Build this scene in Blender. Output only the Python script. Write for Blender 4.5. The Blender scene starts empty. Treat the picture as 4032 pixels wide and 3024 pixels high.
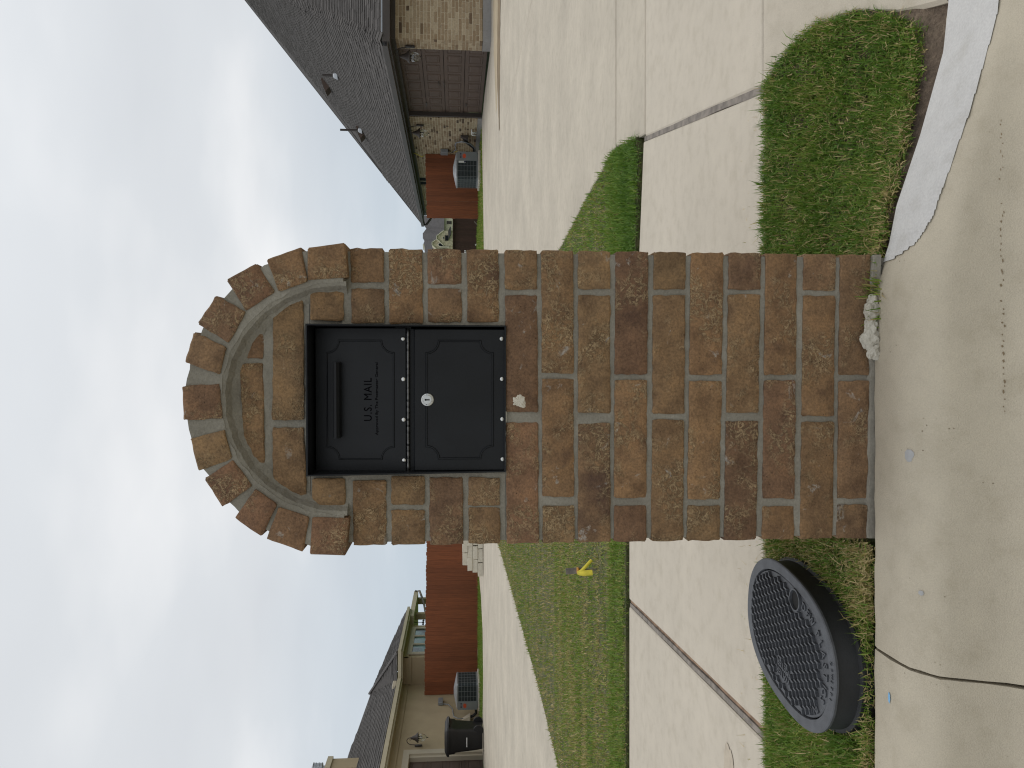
import bpy, math, random
import numpy as np
from mathutils import Vector, Matrix
random.seed(7); RNG = np.random.default_rng(7)
R = math.radians
SC = bpy.context.scene
COL = SC.collection

# ---------------------------------------------------------------- camera, world, sun, exposure
FPX, PITCH, HC = 3050.0, R(4.15), 0.91          # focal length in photo pixels, downward pitch, eye height
FWD = Vector((0, math.cos(PITCH), -math.sin(PITCH)))
UPV = Vector((0, math.sin(PITCH), math.cos(PITCH)))
cd = bpy.data.cameras.new('camera'); cam = bpy.data.objects.new('camera', cd); COL.objects.link(cam)
cd.sensor_fit = 'HORIZONTAL'; cd.sensor_width = 36.0; cd.lens = 36.0 * FPX / 4032.0
cd.clip_start = 0.05; cd.clip_end = 2000.0
X_, Y_, Z_ = -UPV, Vector((1, 0, 0)), -FWD      # the phone was held sideways: world up points to picture left
cam.matrix_world = Matrix(((X_.x, Y_.x, Z_.x, 0), (X_.y, Y_.y, Z_.y, 0), (X_.z, Y_.z, Z_.z, HC), (0, 0, 0, 1)))
SC.camera = cam
SC.view_settings.view_transform = 'Standard'; SC.view_settings.look = 'None'
SC.view_settings.exposure = 0.0; SC.view_settings.gamma = 1.0; SC.view_settings.use_curve_mapping = False
SC.cycles.max_bounces = 8; SC.cycles.use_denoising = True; SC.cycles.filter_width = 1.15

SUN_EL, SUN_AZ = R(76), R(40)                   # azimuth measured from +Y towards +X (behind the pillar, to the right)
W = bpy.data.worlds.new('World'); SC.world = W; W.use_nodes = True
wn, wl = W.node_tree.nodes, W.node_tree.links
wn.clear()
def wnode(t, **k):
    n = wn.new(t)
    for a, b in k.items(): setattr(n, a, b)
    return n
out = wnode('ShaderNodeOutputWorld'); bg = wnode('ShaderNodeBackground')
sky = wnode('ShaderNodeTexSky', sky_type='NISHITA', sun_disc=False, sun_elevation=SUN_EL, sun_rotation=SUN_AZ)
tc = wnode('ShaderNodeTexCoord'); sep = wnode('ShaderNodeSeparateXYZ')
wl.new(tc.outputs['Generated'], sep.inputs[0])
zadd = wnode('ShaderNodeMath', operation='ADD'); wl.new(sep.outputs['Z'], zadd.inputs[0]); zadd.inputs[1].default_value = 0.22
zmx = wnode('ShaderNodeMath', operation='MAXIMUM'); wl.new(zadd.outputs[0], zmx.inputs[0]); zmx.inputs[1].default_value = 0.06
dv = wnode('ShaderNodeVectorMath', operation='DIVIDE'); cmb = wnode('ShaderNodeCombineXYZ')
for i in range(3): wl.new(zmx.outputs[0], cmb.inputs[i])
wl.new(tc.outputs['Generated'], dv.inputs[0]); wl.new(cmb.outputs[0], dv.inputs[1])
mp = wnode('ShaderNodeMapping'); wl.new(dv.outputs[0], mp.inputs[0])
mp.inputs['Location'].default_value = (1.3, 0.4, 0.0); mp.inputs['Scale'].default_value = (0.9, 1.15, 0.15)
n1 = wnode('ShaderNodeTexNoise'); n1.inputs['Scale'].default_value = 1.05; n1.inputs['Detail'].default_value = 5; n1.inputs['Roughness'].default_value = 0.45
wl.new(mp.outputs[0], n1.inputs['Vector'])
rp = wnode('ShaderNodeValToRGB'); wl.new(n1.outputs[0], rp.inputs[0])
rp.color_ramp.elements[0].position = 0.33; rp.color_ramp.elements[0].color = (0.69, 0.715, 0.745, 1)
rp.color_ramp.elements[1].position = 0.66; rp.color_ramp.elements[1].color = (0.93, 0.935, 0.94, 1)
e = rp.color_ramp.elements.new(0.50); e.color = (0.75, 0.775, 0.80, 1)
# clearer, bluer air low over the horizon, thick cloud above
hz = wnode('ShaderNodeMapRange'); wl.new(sep.outputs['Z'], hz.inputs[0])
hz.inputs[1].default_value = 0.0; hz.inputs[2].default_value = 0.24; hz.inputs[3].default_value = 0.78; hz.inputs[4].default_value = 0.0
lowc = wnode('ShaderNodeMix', data_type='RGBA'); wl.new(hz.outputs[0], lowc.inputs[0]); wl.new(rp.outputs[0], lowc.inputs[6]); lowc.inputs[7].default_value = (0.45, 0.56, 0.67, 1)
# brighter thin cloud near the hidden sun
sdir = Vector((math.sin(SUN_AZ) * math.cos(SUN_EL), math.cos(SUN_AZ) * math.cos(SUN_EL), math.sin(SUN_EL)))
dt = wnode('ShaderNodeVectorMath', operation='DOT_PRODUCT'); wl.new(tc.outputs['Generated'], dt.inputs[0]); dt.inputs[1].default_value = sdir
gl = wnode('ShaderNodeMapRange'); wl.new(dt.outputs['Value'], gl.inputs[0])
gl.inputs[1].default_value = 0.55; gl.inputs[2].default_value = 1.0; gl.inputs[3].default_value = 1.0; gl.inputs[4].default_value = 1.3
gm = wnode('ShaderNodeVectorMath', operation='SCALE'); wl.new(lowc.outputs[2], gm.inputs[0]); wl.new(gl.outputs[0], gm.inputs['Scale'])
sk = wnode('ShaderNodeVectorMath', operation='SCALE'); wl.new(sky.outputs[0], sk.inputs[0]); sk.inputs['Scale'].default_value = 0.10
mx = wnode('ShaderNodeMix', data_type='RGBA'); mx.inputs[0].default_value = 0.95
wl.new(sk.outputs[0], mx.inputs[6]); wl.new(gm.outputs[0], mx.inputs[7])
wl.new(mx.outputs[2], bg.inputs[0]); bg.inputs[1].default_value = 1.0; wl.new(bg.outputs[0], out.inputs[0])

sd = bpy.data.lights.new('sun', 'SUN'); sd.energy = 0.6; sd.angle = R(40); sd.color = (1.0, 0.95, 0.88)
sun = bpy.data.objects.new('sun', sd); COL.objects.link(sun)
sun.rotation_euler = (-sdir).to_track_quat('-Z', 'Y').to_euler()

# ---------------------------------------------------------------- picture geometry: rays met with real planes
def ray(x, y):
    return FWD + Vector((1, 0, 0)) * ((1512 - y) / FPX) - UPV * ((x - 2016) / FPX)
CAMP = Vector((0, 0, HC))
def G(x, y, z=0.0):
    r = ray(x, y); return CAMP + r * ((z - HC) / r.z)
def PY(x, y, Y):
    r = ray(x, y); return CAMP + r * (Y / r.y)
def PX(x, y, X):
    r = ray(x, y); return CAMP + r * (X / r.x)
def PN(x, y, p, n):
    r = ray(x, y); n = Vector(n); return CAMP + r * ((Vector(p) - CAMP).dot(n) / r.dot(n))

# ---------------------------------------------------------------- helpers
def obj(name, me, parent=None, loc=(0, 0, 0), rot=(0, 0, 0)):
    o = bpy.data.objects.new(name, me); COL.objects.link(o)
    o.location = loc; o.rotation_euler = rot
    if parent is not None: o.parent = parent
    return o
def tag(o, label=None, cat=None, group=None, kind=None):
    if label: o['label'] = label
    if cat: o['category'] = cat
    if group: o['group'] = group
    if kind: o['kind'] = kind
    return o
ORIG = {}
def thing(name, label, cat, loc=(0, 0, 0), rotz=0.0, group=None):
    o = obj(name, None, None, loc, (0, 0, rotz)); o.empty_display_size = 0.1
    ORIG[o.name] = Vector(loc)
    return tag(o, label, cat, group)
def origin_of(p):
    v = Vector((0, 0, 0))
    while p is not None:
        if p.name in ORIG: v = v + ORIG[p.name]
        p = p.parent
    return v
class MB:
    """collects simple shapes; build() links them as one mesh object (coordinates may be world ones)"""
    def __init__(s): s.v = []; s.f = []; s.t = []
    def add(s, vs, fs):
        b = len(s.v); s.v += [tuple(p) for p in vs]; s.f += [tuple(b + i for i in q) for q in fs]; return s
    def hexa(s, p):
        return s.add(p, [(3, 2, 1, 0), (4, 5, 6, 7), (0, 1, 5, 4), (1, 2, 6, 5), (2, 3, 7, 6), (3, 0, 4, 7)])
    def box(s, x0, x1, y0, y1, z0, z1):
        return s.hexa([(x0, y0, z0), (x1, y0, z0), (x1, y1, z0), (x0, y1, z0), (x0, y0, z1), (x1, y0, z1), (x1, y1, z1), (x0, y1, z1)])
    def bevbox(s, x0, x1, y0, y1, z0, z1, b):
        vs = []; fs = []
        for (X, Y, Z) in ((b, 0, b), (0, b, b), (b, b, 0)):
            for zz in (z0 + Z, z1 - Z):
                for yy in (y0 + Y, y1 - Y):
                    for xx in (x0 + X, x1 - X): vs.append((xx, yy, zz))
        import itertools
        bm = __import__('bmesh').new()
        for v in vs: bm.verts.new(v)
        __import__('bmesh').ops.convex_hull(bm, input=bm.verts)
        bm.verts.index_update()
        vv = [tuple(v.co) for v in bm.verts]; ff = [tuple(v.index for v in f.verts) for f in bm.faces]
        bm.free(); return s.add(vv, ff)
    def poly(s, pts): return s.add(pts, [tuple(range(len(pts)))])
    def prism(s, pts, vec):
        n = len(pts); vec = Vector(vec)
        a = [Vector(p) for p in pts]; b = [p + vec for p in a]
        return s.add(a + b, [tuple(range(n))[::-1], tuple(range(n, 2 * n))] + [(i, (i + 1) % n, n + (i + 1) % n, n + i) for i in range(n)])
    def bar(s, a, b, w, h, up=(0, 0, 1)):
        a, b = Vector(a), Vector(b); d = (b - a).normalized(); u = Vector(up)
        r = d.cross(u)
        if r.length < 1e-5: r = d.cross(Vector((1, 0, 0)))
        r.normalize(); u = r.cross(d); r *= w / 2; u *= h / 2
        return s.hexa([a - r - u, a + r - u, b + r - u, b - r - u, a - r + u, a + r + u, b + r + u, b - r + u])
    def tube(s, path, r, n=8, cap=True):
        P = [Vector(p) for p in path]; m = len(P); rr = r if isinstance(r, (list, tuple)) else [r] * m
        vs = []; ref = Vector((0.13, 0.31, 0.94))
        for i, p in enumerate(P):
            d = (P[min(i + 1, m - 1)] - P[max(i - 1, 0)]).normalized()
            a = d.cross(ref)
            if a.length < 0.05: a = d.cross(Vector((1, 0, 0)))
            a.normalize(); b = d.cross(a)
            for k in range(n):
                t = 2 * math.pi * k / n; vs.append(p + (a * math.cos(t) + b * math.sin(t)) * rr[i])
        fs = [(i * n + k, i * n + (k + 1) % n, (i + 1) * n + (k + 1) % n, (i + 1) * n + k) for i in range(m - 1) for k in range(n)]
        if cap: fs += [tuple(range(n))[::-1], tuple(range((m - 1) * n, m * n))]
        return s.add(vs, fs)
    def lathe(s, c, prof, n=16, axis='Z'):
        vs = []
        for r, h in prof:
            for k in range(n):
                t = 2 * math.pi * k / n; a, b = r * math.cos(t), r * math.sin(t)
                vs.append({'Z': (c[0] + a, c[1] + b, c[2] + h), 'Y': (c[0] + a, c[1] - h, c[2] + b), 'X': (c[0] + h, c[1] + a, c[2] + b)}[axis])
        m = len(prof)
        fs = [(i * n + k, i * n + (k + 1) % n, (i + 1) * n + (k + 1) % n, (i + 1) * n + k) for i in range(m - 1) for k in range(n)]
        fs += [tuple(range(n))[::-1], tuple(range((m - 1) * n, m * n))]
        return s.add(vs, fs)
    def build(s, name, m, parent=None, smooth=False, local=False, kind=None, label=None):
        me = bpy.data.meshes.new(name); o0 = Vector((0, 0, 0)) if local else origin_of(parent)
        me.from_pydata([(x - o0.x, y - o0.y, z - o0.z) for x, y, z in s.v], [], s.f)
        me.materials.append(m); me.update()
        bm = __import__('bmesh').new(); bm.from_mesh(me); __import__('bmesh').ops.recalc_face_normals(bm, faces=bm.faces); bm.to_mesh(me); bm.free()
        if smooth: me.shade_smooth()
        o = obj(name, me, parent)
        if kind: o['kind'] = kind
        if label: o['label'] = label
        return o
def smooth_by_angle(o, a=35):
    me = o.data; me.shade_smooth()
    try: me.set_sharp_from_angle(angle=R(a))
    except Exception: pass
    return o

# ---------------------------------------------------------------- materials
def mat(name): 
    m = bpy.data.materials.new(name); m.use_nodes = True
    return m, m.node_tree.nodes, m.node_tree.links, m.node_tree.nodes['Principled BSDF']
def ramp(N, L, src, stops):
    r = N.new('ShaderNodeValToRGB'); L.new(src, r.inputs[0]); cr = r.color_ramp
    while len(cr.elements) < len(stops): cr.elements.new(0.5)
    for el, (p, c) in zip(cr.elements, stops):
        el.position = p; el.color = (c[0], c[1], c[2], 1) if not isinstance(c, (int, float)) else (c, c, c, 1)
    return r
def noise(N, L, vec, scale, detail=4, rough=0.5, dist=0.0):
    n = N.new('ShaderNodeTexNoise'); n.inputs['Scale'].default_value = scale; n.inputs['Detail'].default_value = detail
    n.inputs['Roughness'].default_value = rough; n.inputs['Distortion'].default_value = dist
    if vec is not None: L.new(vec, n.inputs['Vector'])
    return n
def mixc(N, L, fac, a, b, mode='MIX'):
    m = N.new('ShaderNodeMix'); m.data_type = 'RGBA'; m.blend_type = mode
    for i, s in ((0, fac), (6, a), (7, b)):
        if isinstance(s, (int, float)): m.inputs[i].default_value = s
        elif isinstance(s, tuple): m.inputs[i].default_value = (s[0], s[1], s[2], 1)
        else: L.new(s, m.inputs[i])
    return m.outputs[2]
def coords(N, L, kind='Object', scale=(1, 1, 1), rnd=False):
    t = N.new('ShaderNodeTexCoord'); m = N.new('ShaderNodeMapping'); L.new(t.outputs[kind], m.inputs[0]); m.inputs['Scale'].default_value = scale
    if rnd:
        oi = N.new('ShaderNodeObjectInfo'); a = N.new('ShaderNodeMath'); a.operation = 'MULTIPLY'; L.new(oi.outputs['Random'], a.inputs[0]); a.inputs[1].default_value = 37.0
        L.new(a.outputs[0], m.inputs['Location'])
    return m.outputs[0]
def geo_pos(N, L, scale=(1, 1, 1)):
    t = N.new('ShaderNodeNewGeometry'); m = N.new('ShaderNodeMapping'); L.new(t.outputs['Position'], m.inputs[0]); m.inputs['Scale'].default_value = scale
    return m.outputs[0]
def bump(N, L, P, h, strength, dist=0.01):
    b = N.new('ShaderNodeBump'); b.inputs['Strength'].default_value = strength; b.inputs['Distance'].default_value = dist
    L.new(h, b.inputs['Height']); L.new(b.outputs[0], P.inputs['Normal']); return b
def simple(name, c, rough=0.6, metal=0.0, var=0.15, nscale=6, bmp=0.0, bscale=80, spec=0.5):
    m, N, L, P = mat(name); v = geo_pos(N, L)
    n = noise(N, L, v, nscale, 5)
    col = ramp(N, L, n.outputs[0], [(0.3, tuple(x * (1 - var) for x in c)), (0.7, tuple(min(1, x * (1 + var)) for x in c))])
    L.new(col.outputs[0], P.inputs['Base Color']); P.inputs['Roughness'].default_value = rough; P.inputs['Metallic'].default_value = metal
    P.inputs['Specular IOR Level'].default_value = spec
    if bmp: bump(N, L, P, noise(N, L, v, bscale, 3).outputs[0], bmp, 0.004)
    return m
def concrete(name, c, warm=1.0, broom=None, stain=0.5, speck=0.6, fine=380):
    m, N, L, P = mat(name); v = geo_pos(N, L)
    big = noise(N, L, v, 1.3, 6, 0.6); mid = noise(N, L, v, 14, 6, 0.65); fin = noise(N, L, v, fine, 2, 0.5)
    a = ramp(N, L, big.outputs[0], [(0.3, tuple(x * (1 - 0.14 * stain) for x in c)), (0.7, tuple(x * (1 + 0.10 * stain) for x in c))])
    b = ramp(N, L, mid.outputs[0], [(0.25, (0.86, 0.85, 0.82)), (0.5, (1, 1, 1)), (0.75, (1.06, 1.06, 1.05))])
    col = mixc(N, L, 1.0, a.outputs[0], b.outputs[0], 'MULTIPLY')
    # small pits and dark specks
    vo = N.new('ShaderNodeTexVoronoi'); vo.inputs['Scale'].default_value = 55; L.new(v, vo.inputs['Vector']); vo.inputs['Randomness'].default_value = 1.0
    sp = ramp(N, L, vo.outputs['Distance'], [(0.0, 1.0), (0.07, 0.9), (0.11, 0.0)])
    sel = ramp(N, L, noise(N, L, v, 9, 3, 0.6).outputs[0], [(0.56, 0.0), (0.66, speck)])
    mm = N.new('ShaderNodeMath'); mm.operation = 'MULTIPLY'; L.new(sp.outputs[0], mm.inputs[0]); L.new(sel.outputs[0], mm.inputs[1])
    col = mixc(N, L, mm.outputs[0], col, (c[0] * 0.45, c[1] * 0.42, c[2] * 0.36))
    # scuffs drawn out along the trowelling
    sv = geo_pos(N, L, broom or (1.2, 9, 1)); st = noise(N, L, sv, 2.2, 5, 0.65)
    s2 = ramp(N, L, st.outputs[0], [(0.62, 0.0), (0.78, 0.35 * stain)])
    col = mixc(N, L, s2.outputs[0], col, (c[0] * 0.62, c[1] * 0.6, c[2] * 0.56))
    f2 = ramp(N, L, fin.outputs[0], [(0.3, 0.93), (0.7, 1.06)])
    col = mixc(N, L, 1.0, col, f2.outputs[0], 'MULTIPLY')
    L.new(col, P.inputs['Base Color']); P.inputs['Roughness'].default_value = 0.88; P.inputs['Specular IOR Level'].default_value = 0.3
    h = N.new('ShaderNodeMath'); h.operation = 'ADD'; L.new(mid.outputs[0], h.inputs[0]); L.new(fin.outputs[0], h.inputs[1])
    h2 = N.new('ShaderNodeMath'); h2.operation = 'SUBTRACT'; L.new(h.outputs[0], h2.inputs[0]); L.new(mm.outputs[0], h2.inputs[1])
    bump(N, L, P, h2.outputs[0], 0.35, 0.004)
    return m
M = {}
M['walk'] = concrete('pale_concrete', (0.51, 0.458, 0.378), broom=(1.0, 7, 1))
M['drive'] = concrete('driveway_concrete', (0.485, 0.435, 0.355), broom=(0.5, 5, 1), stain=1.0)
M['curb'] = concrete('curb_concrete', (0.465, 0.415, 0.325), broom=(6, 2, 6), stain=0.45, speck=1.0)
M['paint'] = concrete('white_curb_paint', (0.53, 0.52, 0.505), stain=0.6, speck=0.9, fine=200)
M['found'] = concrete('foundation_concrete', (0.27, 0.26, 0.25))

def brick_mat():
    m, N, L, P = mat('brown_brick')
    oi = N.new('ShaderNodeObjectInfo'); v = coords(N, L, 'Object', (1, 1, 1), True)
    base = oi.outputs['Color']
    n = noise(N, L, v, 22, 6, 0.65)
    r = ramp(N, L, n.outputs[0], [(0.28, (0.58, 0.55, 0.55)), (0.5, (1, 1, 1)), (0.75, (1.38, 1.34, 1.25))])
    col = mixc(N, L, 1.0, base, r.outputs[0], 'MULTIPLY')
    # fire-flashed darker purple-brown zones
    dk = noise(N, L, v, 6.5, 3, 0.5); dr = ramp(N, L, dk.outputs[0], [(0.61, 0.0), (0.76, 0.85)])
    col = mixc(N, L, dr.outputs[0], col, (0.060, 0.031, 0.024))
    # crawling raised slip marks, paler
    zone = noise(N, L, v, 9, 4, 0.6); zr = ramp(N, L, zone.outputs[0], [(0.50, 0.0), (0.60, 1.0)])
    wv = noise(N, L, v, 48, 5, 0.72, 0.5)
    rid = ramp(N, L, wv.outputs[0], [(0.43, 0.0), (0.48, 1.0), (0.51, 1.0), (0.55, 0.0)])
    mu = N.new('ShaderNodeMath'); mu.operation = 'MULTIPLY'; L.new(zr.outputs[0], mu.inputs[0]); L.new(rid.outputs[0], mu.inputs[1])
    fz = N.new('ShaderNodeMath'); fz.operation = 'MULTIPLY'; L.new(mu.outputs[0], fz.inputs[0]); fz.inputs[1].default_value = 0.62
    col = mixc(N, L, fz.outputs[0], col, (0.46, 0.335, 0.19))
    # mortar smears, mostly near the edges of a brick
    sm = noise(N, L, v, 17, 5, 0.7, 0.6); sr = ramp(N, L, sm.outputs[0], [(0.625, 0.0), (0.69, 0.8)])
    col = mixc(N, L, sr.outputs[0], col, (0.36, 0.33, 0.29))
    # cracks and pits
    vo = N.new('ShaderNodeTexVoronoi'); vo.inputs['Scale'].default_value = 120; L.new(v, vo.inputs['Vector'])
    pr = ramp(N, L, vo.outputs['Distance'], [(0.10, 0.55), (0.17, 0.0)])
    pz = ramp(N, L, noise(N, L, v, 30, 2).outputs[0], [(0.58, 0.0), (0.68, 1.0)])
    pm = N.new('ShaderNodeMath'); pm.operation = 'MULTIPLY'; L.new(pr.outputs[0], pm.inputs[0]); L.new(pz.outputs[0], pm.inputs[1])
    col = mixc(N, L, pm.outputs[0], col, (0.06, 0.035, 0.022))
    gc = ramp(N, L, noise(N, L, v, 210, 2, 0.6).outputs[0], [(0.32, 0.74), (0.5, 1.0), (0.7, 1.22)]); col = mixc(N, L, 1.0, col, gc.outputs[0], 'MULTIPLY')
    L.new(col, P.inputs['Base Color']); P.inputs['Roughness'].default_value = 0.72; P.inputs['Specular IOR Level'].default_value = 0.3
    h = N.new('ShaderNodeMath'); h.operation = 'MULTIPLY_ADD'; L.new(mu.outputs[0], h.inputs[0]); h.inputs[1].default_value = 0.7; L.new(n.outputs[0], h.inputs[2])
    h3 = N.new('ShaderNodeMath'); h3.operation = 'SUBTRACT'; L.new(h.outputs[0], h3.inputs[0]); L.new(pm.outputs[0], h3.inputs[1])
    gr = noise(N, L, v, 260, 3, 0.7); g4 = N.new('ShaderNodeMath'); g4.operation = 'MULTIPLY_ADD'; L.new(gr.outputs[0], g4.inputs[0]); g4.inputs[1].default_value = 0.5; L.new(h3.outputs[0], g4.inputs[2])
    bump(N, L, P, g4.outputs[0], 0.9, 0.004)
    return m
M['brick'] = brick_mat()
def mortar_mat():
    m, N, L, P = mat('grey_mortar'); v = geo_pos(N, L)
    a = noise(N, L, v, 9, 5, 0.6); b = noise(N, L, v, 160, 4, 0.6)
    c = ramp(N, L, a.outputs[0], [(0.3, (0.20, 0.184, 0.150)), (0.55, (0.25, 0.232, 0.192)), (0.75, (0.33, 0.308, 0.258))])
    s = ramp(N, L, b.outputs[0], [(0.3, 0.86), (0.7, 1.1)])
    col = mixc(N, L, 1.0, c.outputs[0], s.outputs[0], 'MULTIPLY'); L.new(col, P.inputs['Base Color'])
    P.inputs['Roughness'].default_value = 0.95; bump(N, L, P, b.outputs[0], 0.6, 0.004)
    return m
M['mortar'] = mortar_mat()
def grass_mat(name, greens, straw):
    m, N, L, P = mat(name)
    at = N.new('ShaderNodeAttribute'); at.attribute_name = 'tint'
    r = ramp(N, L, at.outputs['Fac'], [(0.0, greens[0]), (0.35, greens[1]), (0.62, greens[2]), (0.80, straw[0]), (1.0, straw[1])])
    L.new(r.outputs[0], P.inputs['Base Color']); P.inputs['Roughness'].default_value = 0.6; P.inputs['Specular IOR Level'].default_value = 0.3
    tr = N.new('ShaderNodeBsdfTranslucent'); L.new(r.outputs[0], tr.inputs[0]); ms = N.new('ShaderNodeMixShader'); ms.inputs[0].default_value = 0.28
    L.new(P.outputs[0], ms.inputs[1]); L.new(tr.outputs[0], ms.inputs[2]); L.new(ms.outputs[0], N['Material Output'].inputs[0])
    return m
M['grass'] = grass_mat('turf_blades', [(0.070, 0.150, 0.016), (0.140, 0.245, 0.032), (0.215, 0.285, 0.045)], [(0.37, 0.31, 0.11), (0.55, 0.44, 0.23)])
def soil_mat(name, a, b, c):
    m, N, L, P = mat(name); v = geo_pos(N, L)
    n = noise(N, L, v, 6, 6, 0.7); f = noise(N, L, v, 90, 4, 0.7)
    r = ramp(N, L, n.outputs[0], [(0.35, a), (0.5, b), (0.68, c)]); s = ramp(N, L, f.outputs[0], [(0.3, 0.6), (0.7, 1.3)])
    L.new(mixc(N, L, 1.0, r.outputs[0], s.outputs[0], 'MULTIPLY'), P.inputs['Base Color']); P.inputs['Roughness'].default_value = 1.0
    bump(N, L, P, f.outputs[0], 1.0, 0.02); return m
M['soil'] = soil_mat('bare_soil', (0.10, 0.072, 0.052), (0.16, 0.118, 0.085), (0.25, 0.19, 0.135))
M['thatch'] = soil_mat('turf_thatch', (0.055, 0.075, 0.022), (0.115, 0.12, 0.045), (0.20, 0.17, 0.085))
M['field'] = soil_mat('far_turf', (0.06, 0.12, 0.025), (0.09, 0.16, 0.03), (0.13, 0.19, 0.05))

M['black'] = simple('black_powder_coat', (0.008, 0.009, 0.011), 0.40, 0, 0.3, 9, 0.10, 900, spec=0.28)
M['black2'] = simple('black_lettering', (0.002, 0.002, 0.003), 0.9, 0, 0.2, spec=0.05)
M['steel'] = simple('bright_screw_steel', (0.62, 0.62, 0.60), 0.28, 1.0, 0.1, 200)
M['hinge'] = simple('dark_hinge_steel', (0.12, 0.12, 0.12), 0.3, 1.0, 0.3, 90)
M['plastic'] = simple('grey_lid_plastic', (0.066, 0.070, 0.078), 0.55, 0, 0.25, 30, 0.25, 500)
M['plastic_d'] = simple('dark_box_plastic', (0.018, 0.019, 0.021), 0.6, 0, 0.3, 12, 0.2, 300)
M['hole'] = simple('pit_dark', (0.008, 0.008, 0.008), 0.9)
M['rock'] = concrete('pale_rock', (0.52, 0.49, 0.42), stain=1, speck=1.0)
M['woodgrey'] = simple('weathered_wood', (0.20, 0.175, 0.15), 0.9, 0, 0.35, 25, 0.5, 120)
M['woodrust'] = simple('rusty_wood', (0.24, 0.155, 0.10), 0.9, 0, 0.35, 25)
M['ribbon'] = simple('yellow_ribbon', (0.75, 0.62, 0.05), 0.5, 0, 0.15, 30)
M['ribbon2'] = simple('orange_ribbon', (0.62, 0.30, 0.04), 0.5, 0, 0.15, 30)
M['bronze'] = simple('dark_bronze_trim', (0.045, 0.036, 0.031), 0.55, 0, 0.15, 3)
M['gdoor'] = simple('brown_garage_door', (0.085, 0.056, 0.041), 0.7, 0, 0.12, 2, 0.15, 200)
M['gdoor_e'] = simple('garage_panel_edge', (0.15, 0.125, 0.11), 0.6, 0, 0.1)
M['tan'] = simple('tan_stucco', (0.39, 0.31, 0.195), 0.9, 0, 0.07, 2, 0.5, 60)
M['cream'] = simple('cream_trim', (0.45, 0.395, 0.30), 0.7, 0, 0.06, 2)
M['fascia'] = simple('beige_fascia', (0.46, 0.40, 0.28), 0.7, 0, 0.06, 2)
M['ac_grey'] = simple('grey_unit_panel', (0.23, 0.24, 0.25), 0.5, 0.2, 0.06)
M['ac_coil'] = simple('dark_coil', (0.030, 0.038, 0.042), 0.6, 0.3, 0.3, 12)
M['white'] = simple('white_plastic', (0.70, 0.70, 0.68), 0.5, 0, 0.05)
M['red'] = simple('orange_red_logo', (0.62, 0.085, 0.03), 0.5)
M['navy'] = simple('dark_blue_print', (0.02, 0.02, 0.06), 0.5)
M['bin'] = simple('black_bin_plastic', (0.012, 0.012, 0.013), 0.45, 0, 0.2)
M['hose'] = simple('black_insulation', (0.012, 0.012, 0.012), 0.8)
M['galv'] = simple('galvanised_metal', (0.36, 0.38, 0.40), 0.4, 0.6, 0.15, 12)
M['stone_far'] = simple('far_cut_stone', (0.46, 0.41, 0.29), 0.9, 0, 0.35, 3.5)
M['cream_far'] = simple('far_cream_trim', (0.62, 0.58, 0.46), 0.8)
M['roof_far'] = simple('far_roof', (0.070, 0.066, 0.066), 0.9, 0, 0.15, 2)
M['glass_d'] = simple('dark_window_glass', (0.012, 0.016, 0.018), 0.8, 0, 0.1, spec=0.05)
M['limestone'] = concrete('limestone_block', (0.60, 0.56, 0.47), stain=1)
M['yellow'] = simple('yellow_cable', (0.65, 0.55, 0.08), 0.5)
M['bluepaint'] = simple('blue_marking_paint', (0.20, 0.42, 0.66), 0.8)
M['putty'] = simple('grey_patch', (0.36, 0.36, 0.36), 0.9, 0, 0.1, 40)
def glass_mat(name, col, ior=1.45, rough=0.02):
    m, N, L, P = mat(name); n = noise(N, L, geo_pos(N, L), 8, 3)
    r = ramp(N, L, n.outputs[0], [(0.3, col), (0.7, tuple(min(1, c * 1.05) for c in col))]); L.new(r.outputs[0], P.inputs['Base Color'])
    P.inputs['Transmission Weight'].default_value = 1.0; P.inputs['Roughness'].default_value = rough; P.inputs['IOR'].default_value = ior; return m
M['glass'] = glass_mat('clear_lamp_glass', (0.93, 0.96, 0.95))
def window_glass():
    m, N, L, P = mat('window_glass'); n = noise(N, L, geo_pos(N, L), 1.2, 3)
    r = ramp(N, L, n.outputs[0], [(0.44, (0.012, 0.04, 0.035)), (0.56, (0.10, 0.21, 0.19))]); L.new(r.outputs[0], P.inputs['Base Color'])  # dark and teal patches: a tree reflection painted into the glass colour
    P.inputs['Roughness'].default_value = 0.12; P.inputs['Specular IOR Level'].default_value = 0.35; return m
M['winglass'] = window_glass()
def tint_mat(name, stops, rough=0.85, obj_random=False, nscale=9, bmp=0.4, attr='tint'):
    m, N, L, P = mat(name)
    if obj_random:
        src = N.new('ShaderNodeObjectInfo').outputs['Random']
    else:
        at = N.new('ShaderNodeAttribute'); at.attribute_name = attr; src = at.outputs['Fac']
    r = ramp(N, L, src, stops); v = geo_pos(N, L); n = noise(N, L, v, nscale, 5, 0.7)
    s = ramp(N, L, n.outputs[0], [(0.3, 0.75), (0.7, 1.2)])
    L.new(mixc(N, L, 1.0, r.outputs[0], s.outputs[0], 'MULTIPLY'), P.inputs['Base Color']); P.inputs['Roughness'].default_value = rough
    bump(N, L, P, noise(N, L, v, 150, 3).outputs[0], bmp, 0.003); return m
shst = [(0.0, (0.044, 0.039, 0.036)), (0.5, (0.062, 0.056, 0.052)), (1.0, (0.086, 0.078, 0.073))]
M['shingle'] = tint_mat('asphalt_shingle', shst, 0.95); M['shingle_o'] = tint_mat('asphalt_shingle_tab', shst, 0.95, True)
hb = [(0.0, (0.075, 0.048, 0.028)), (0.06, (0.13, 0.085, 0.048)), (0.12, (0.26, 0.185, 0.11)), (0.6, (0.31, 0.235, 0.15)), (1.0, (0.40, 0.325, 0.22))]
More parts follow.
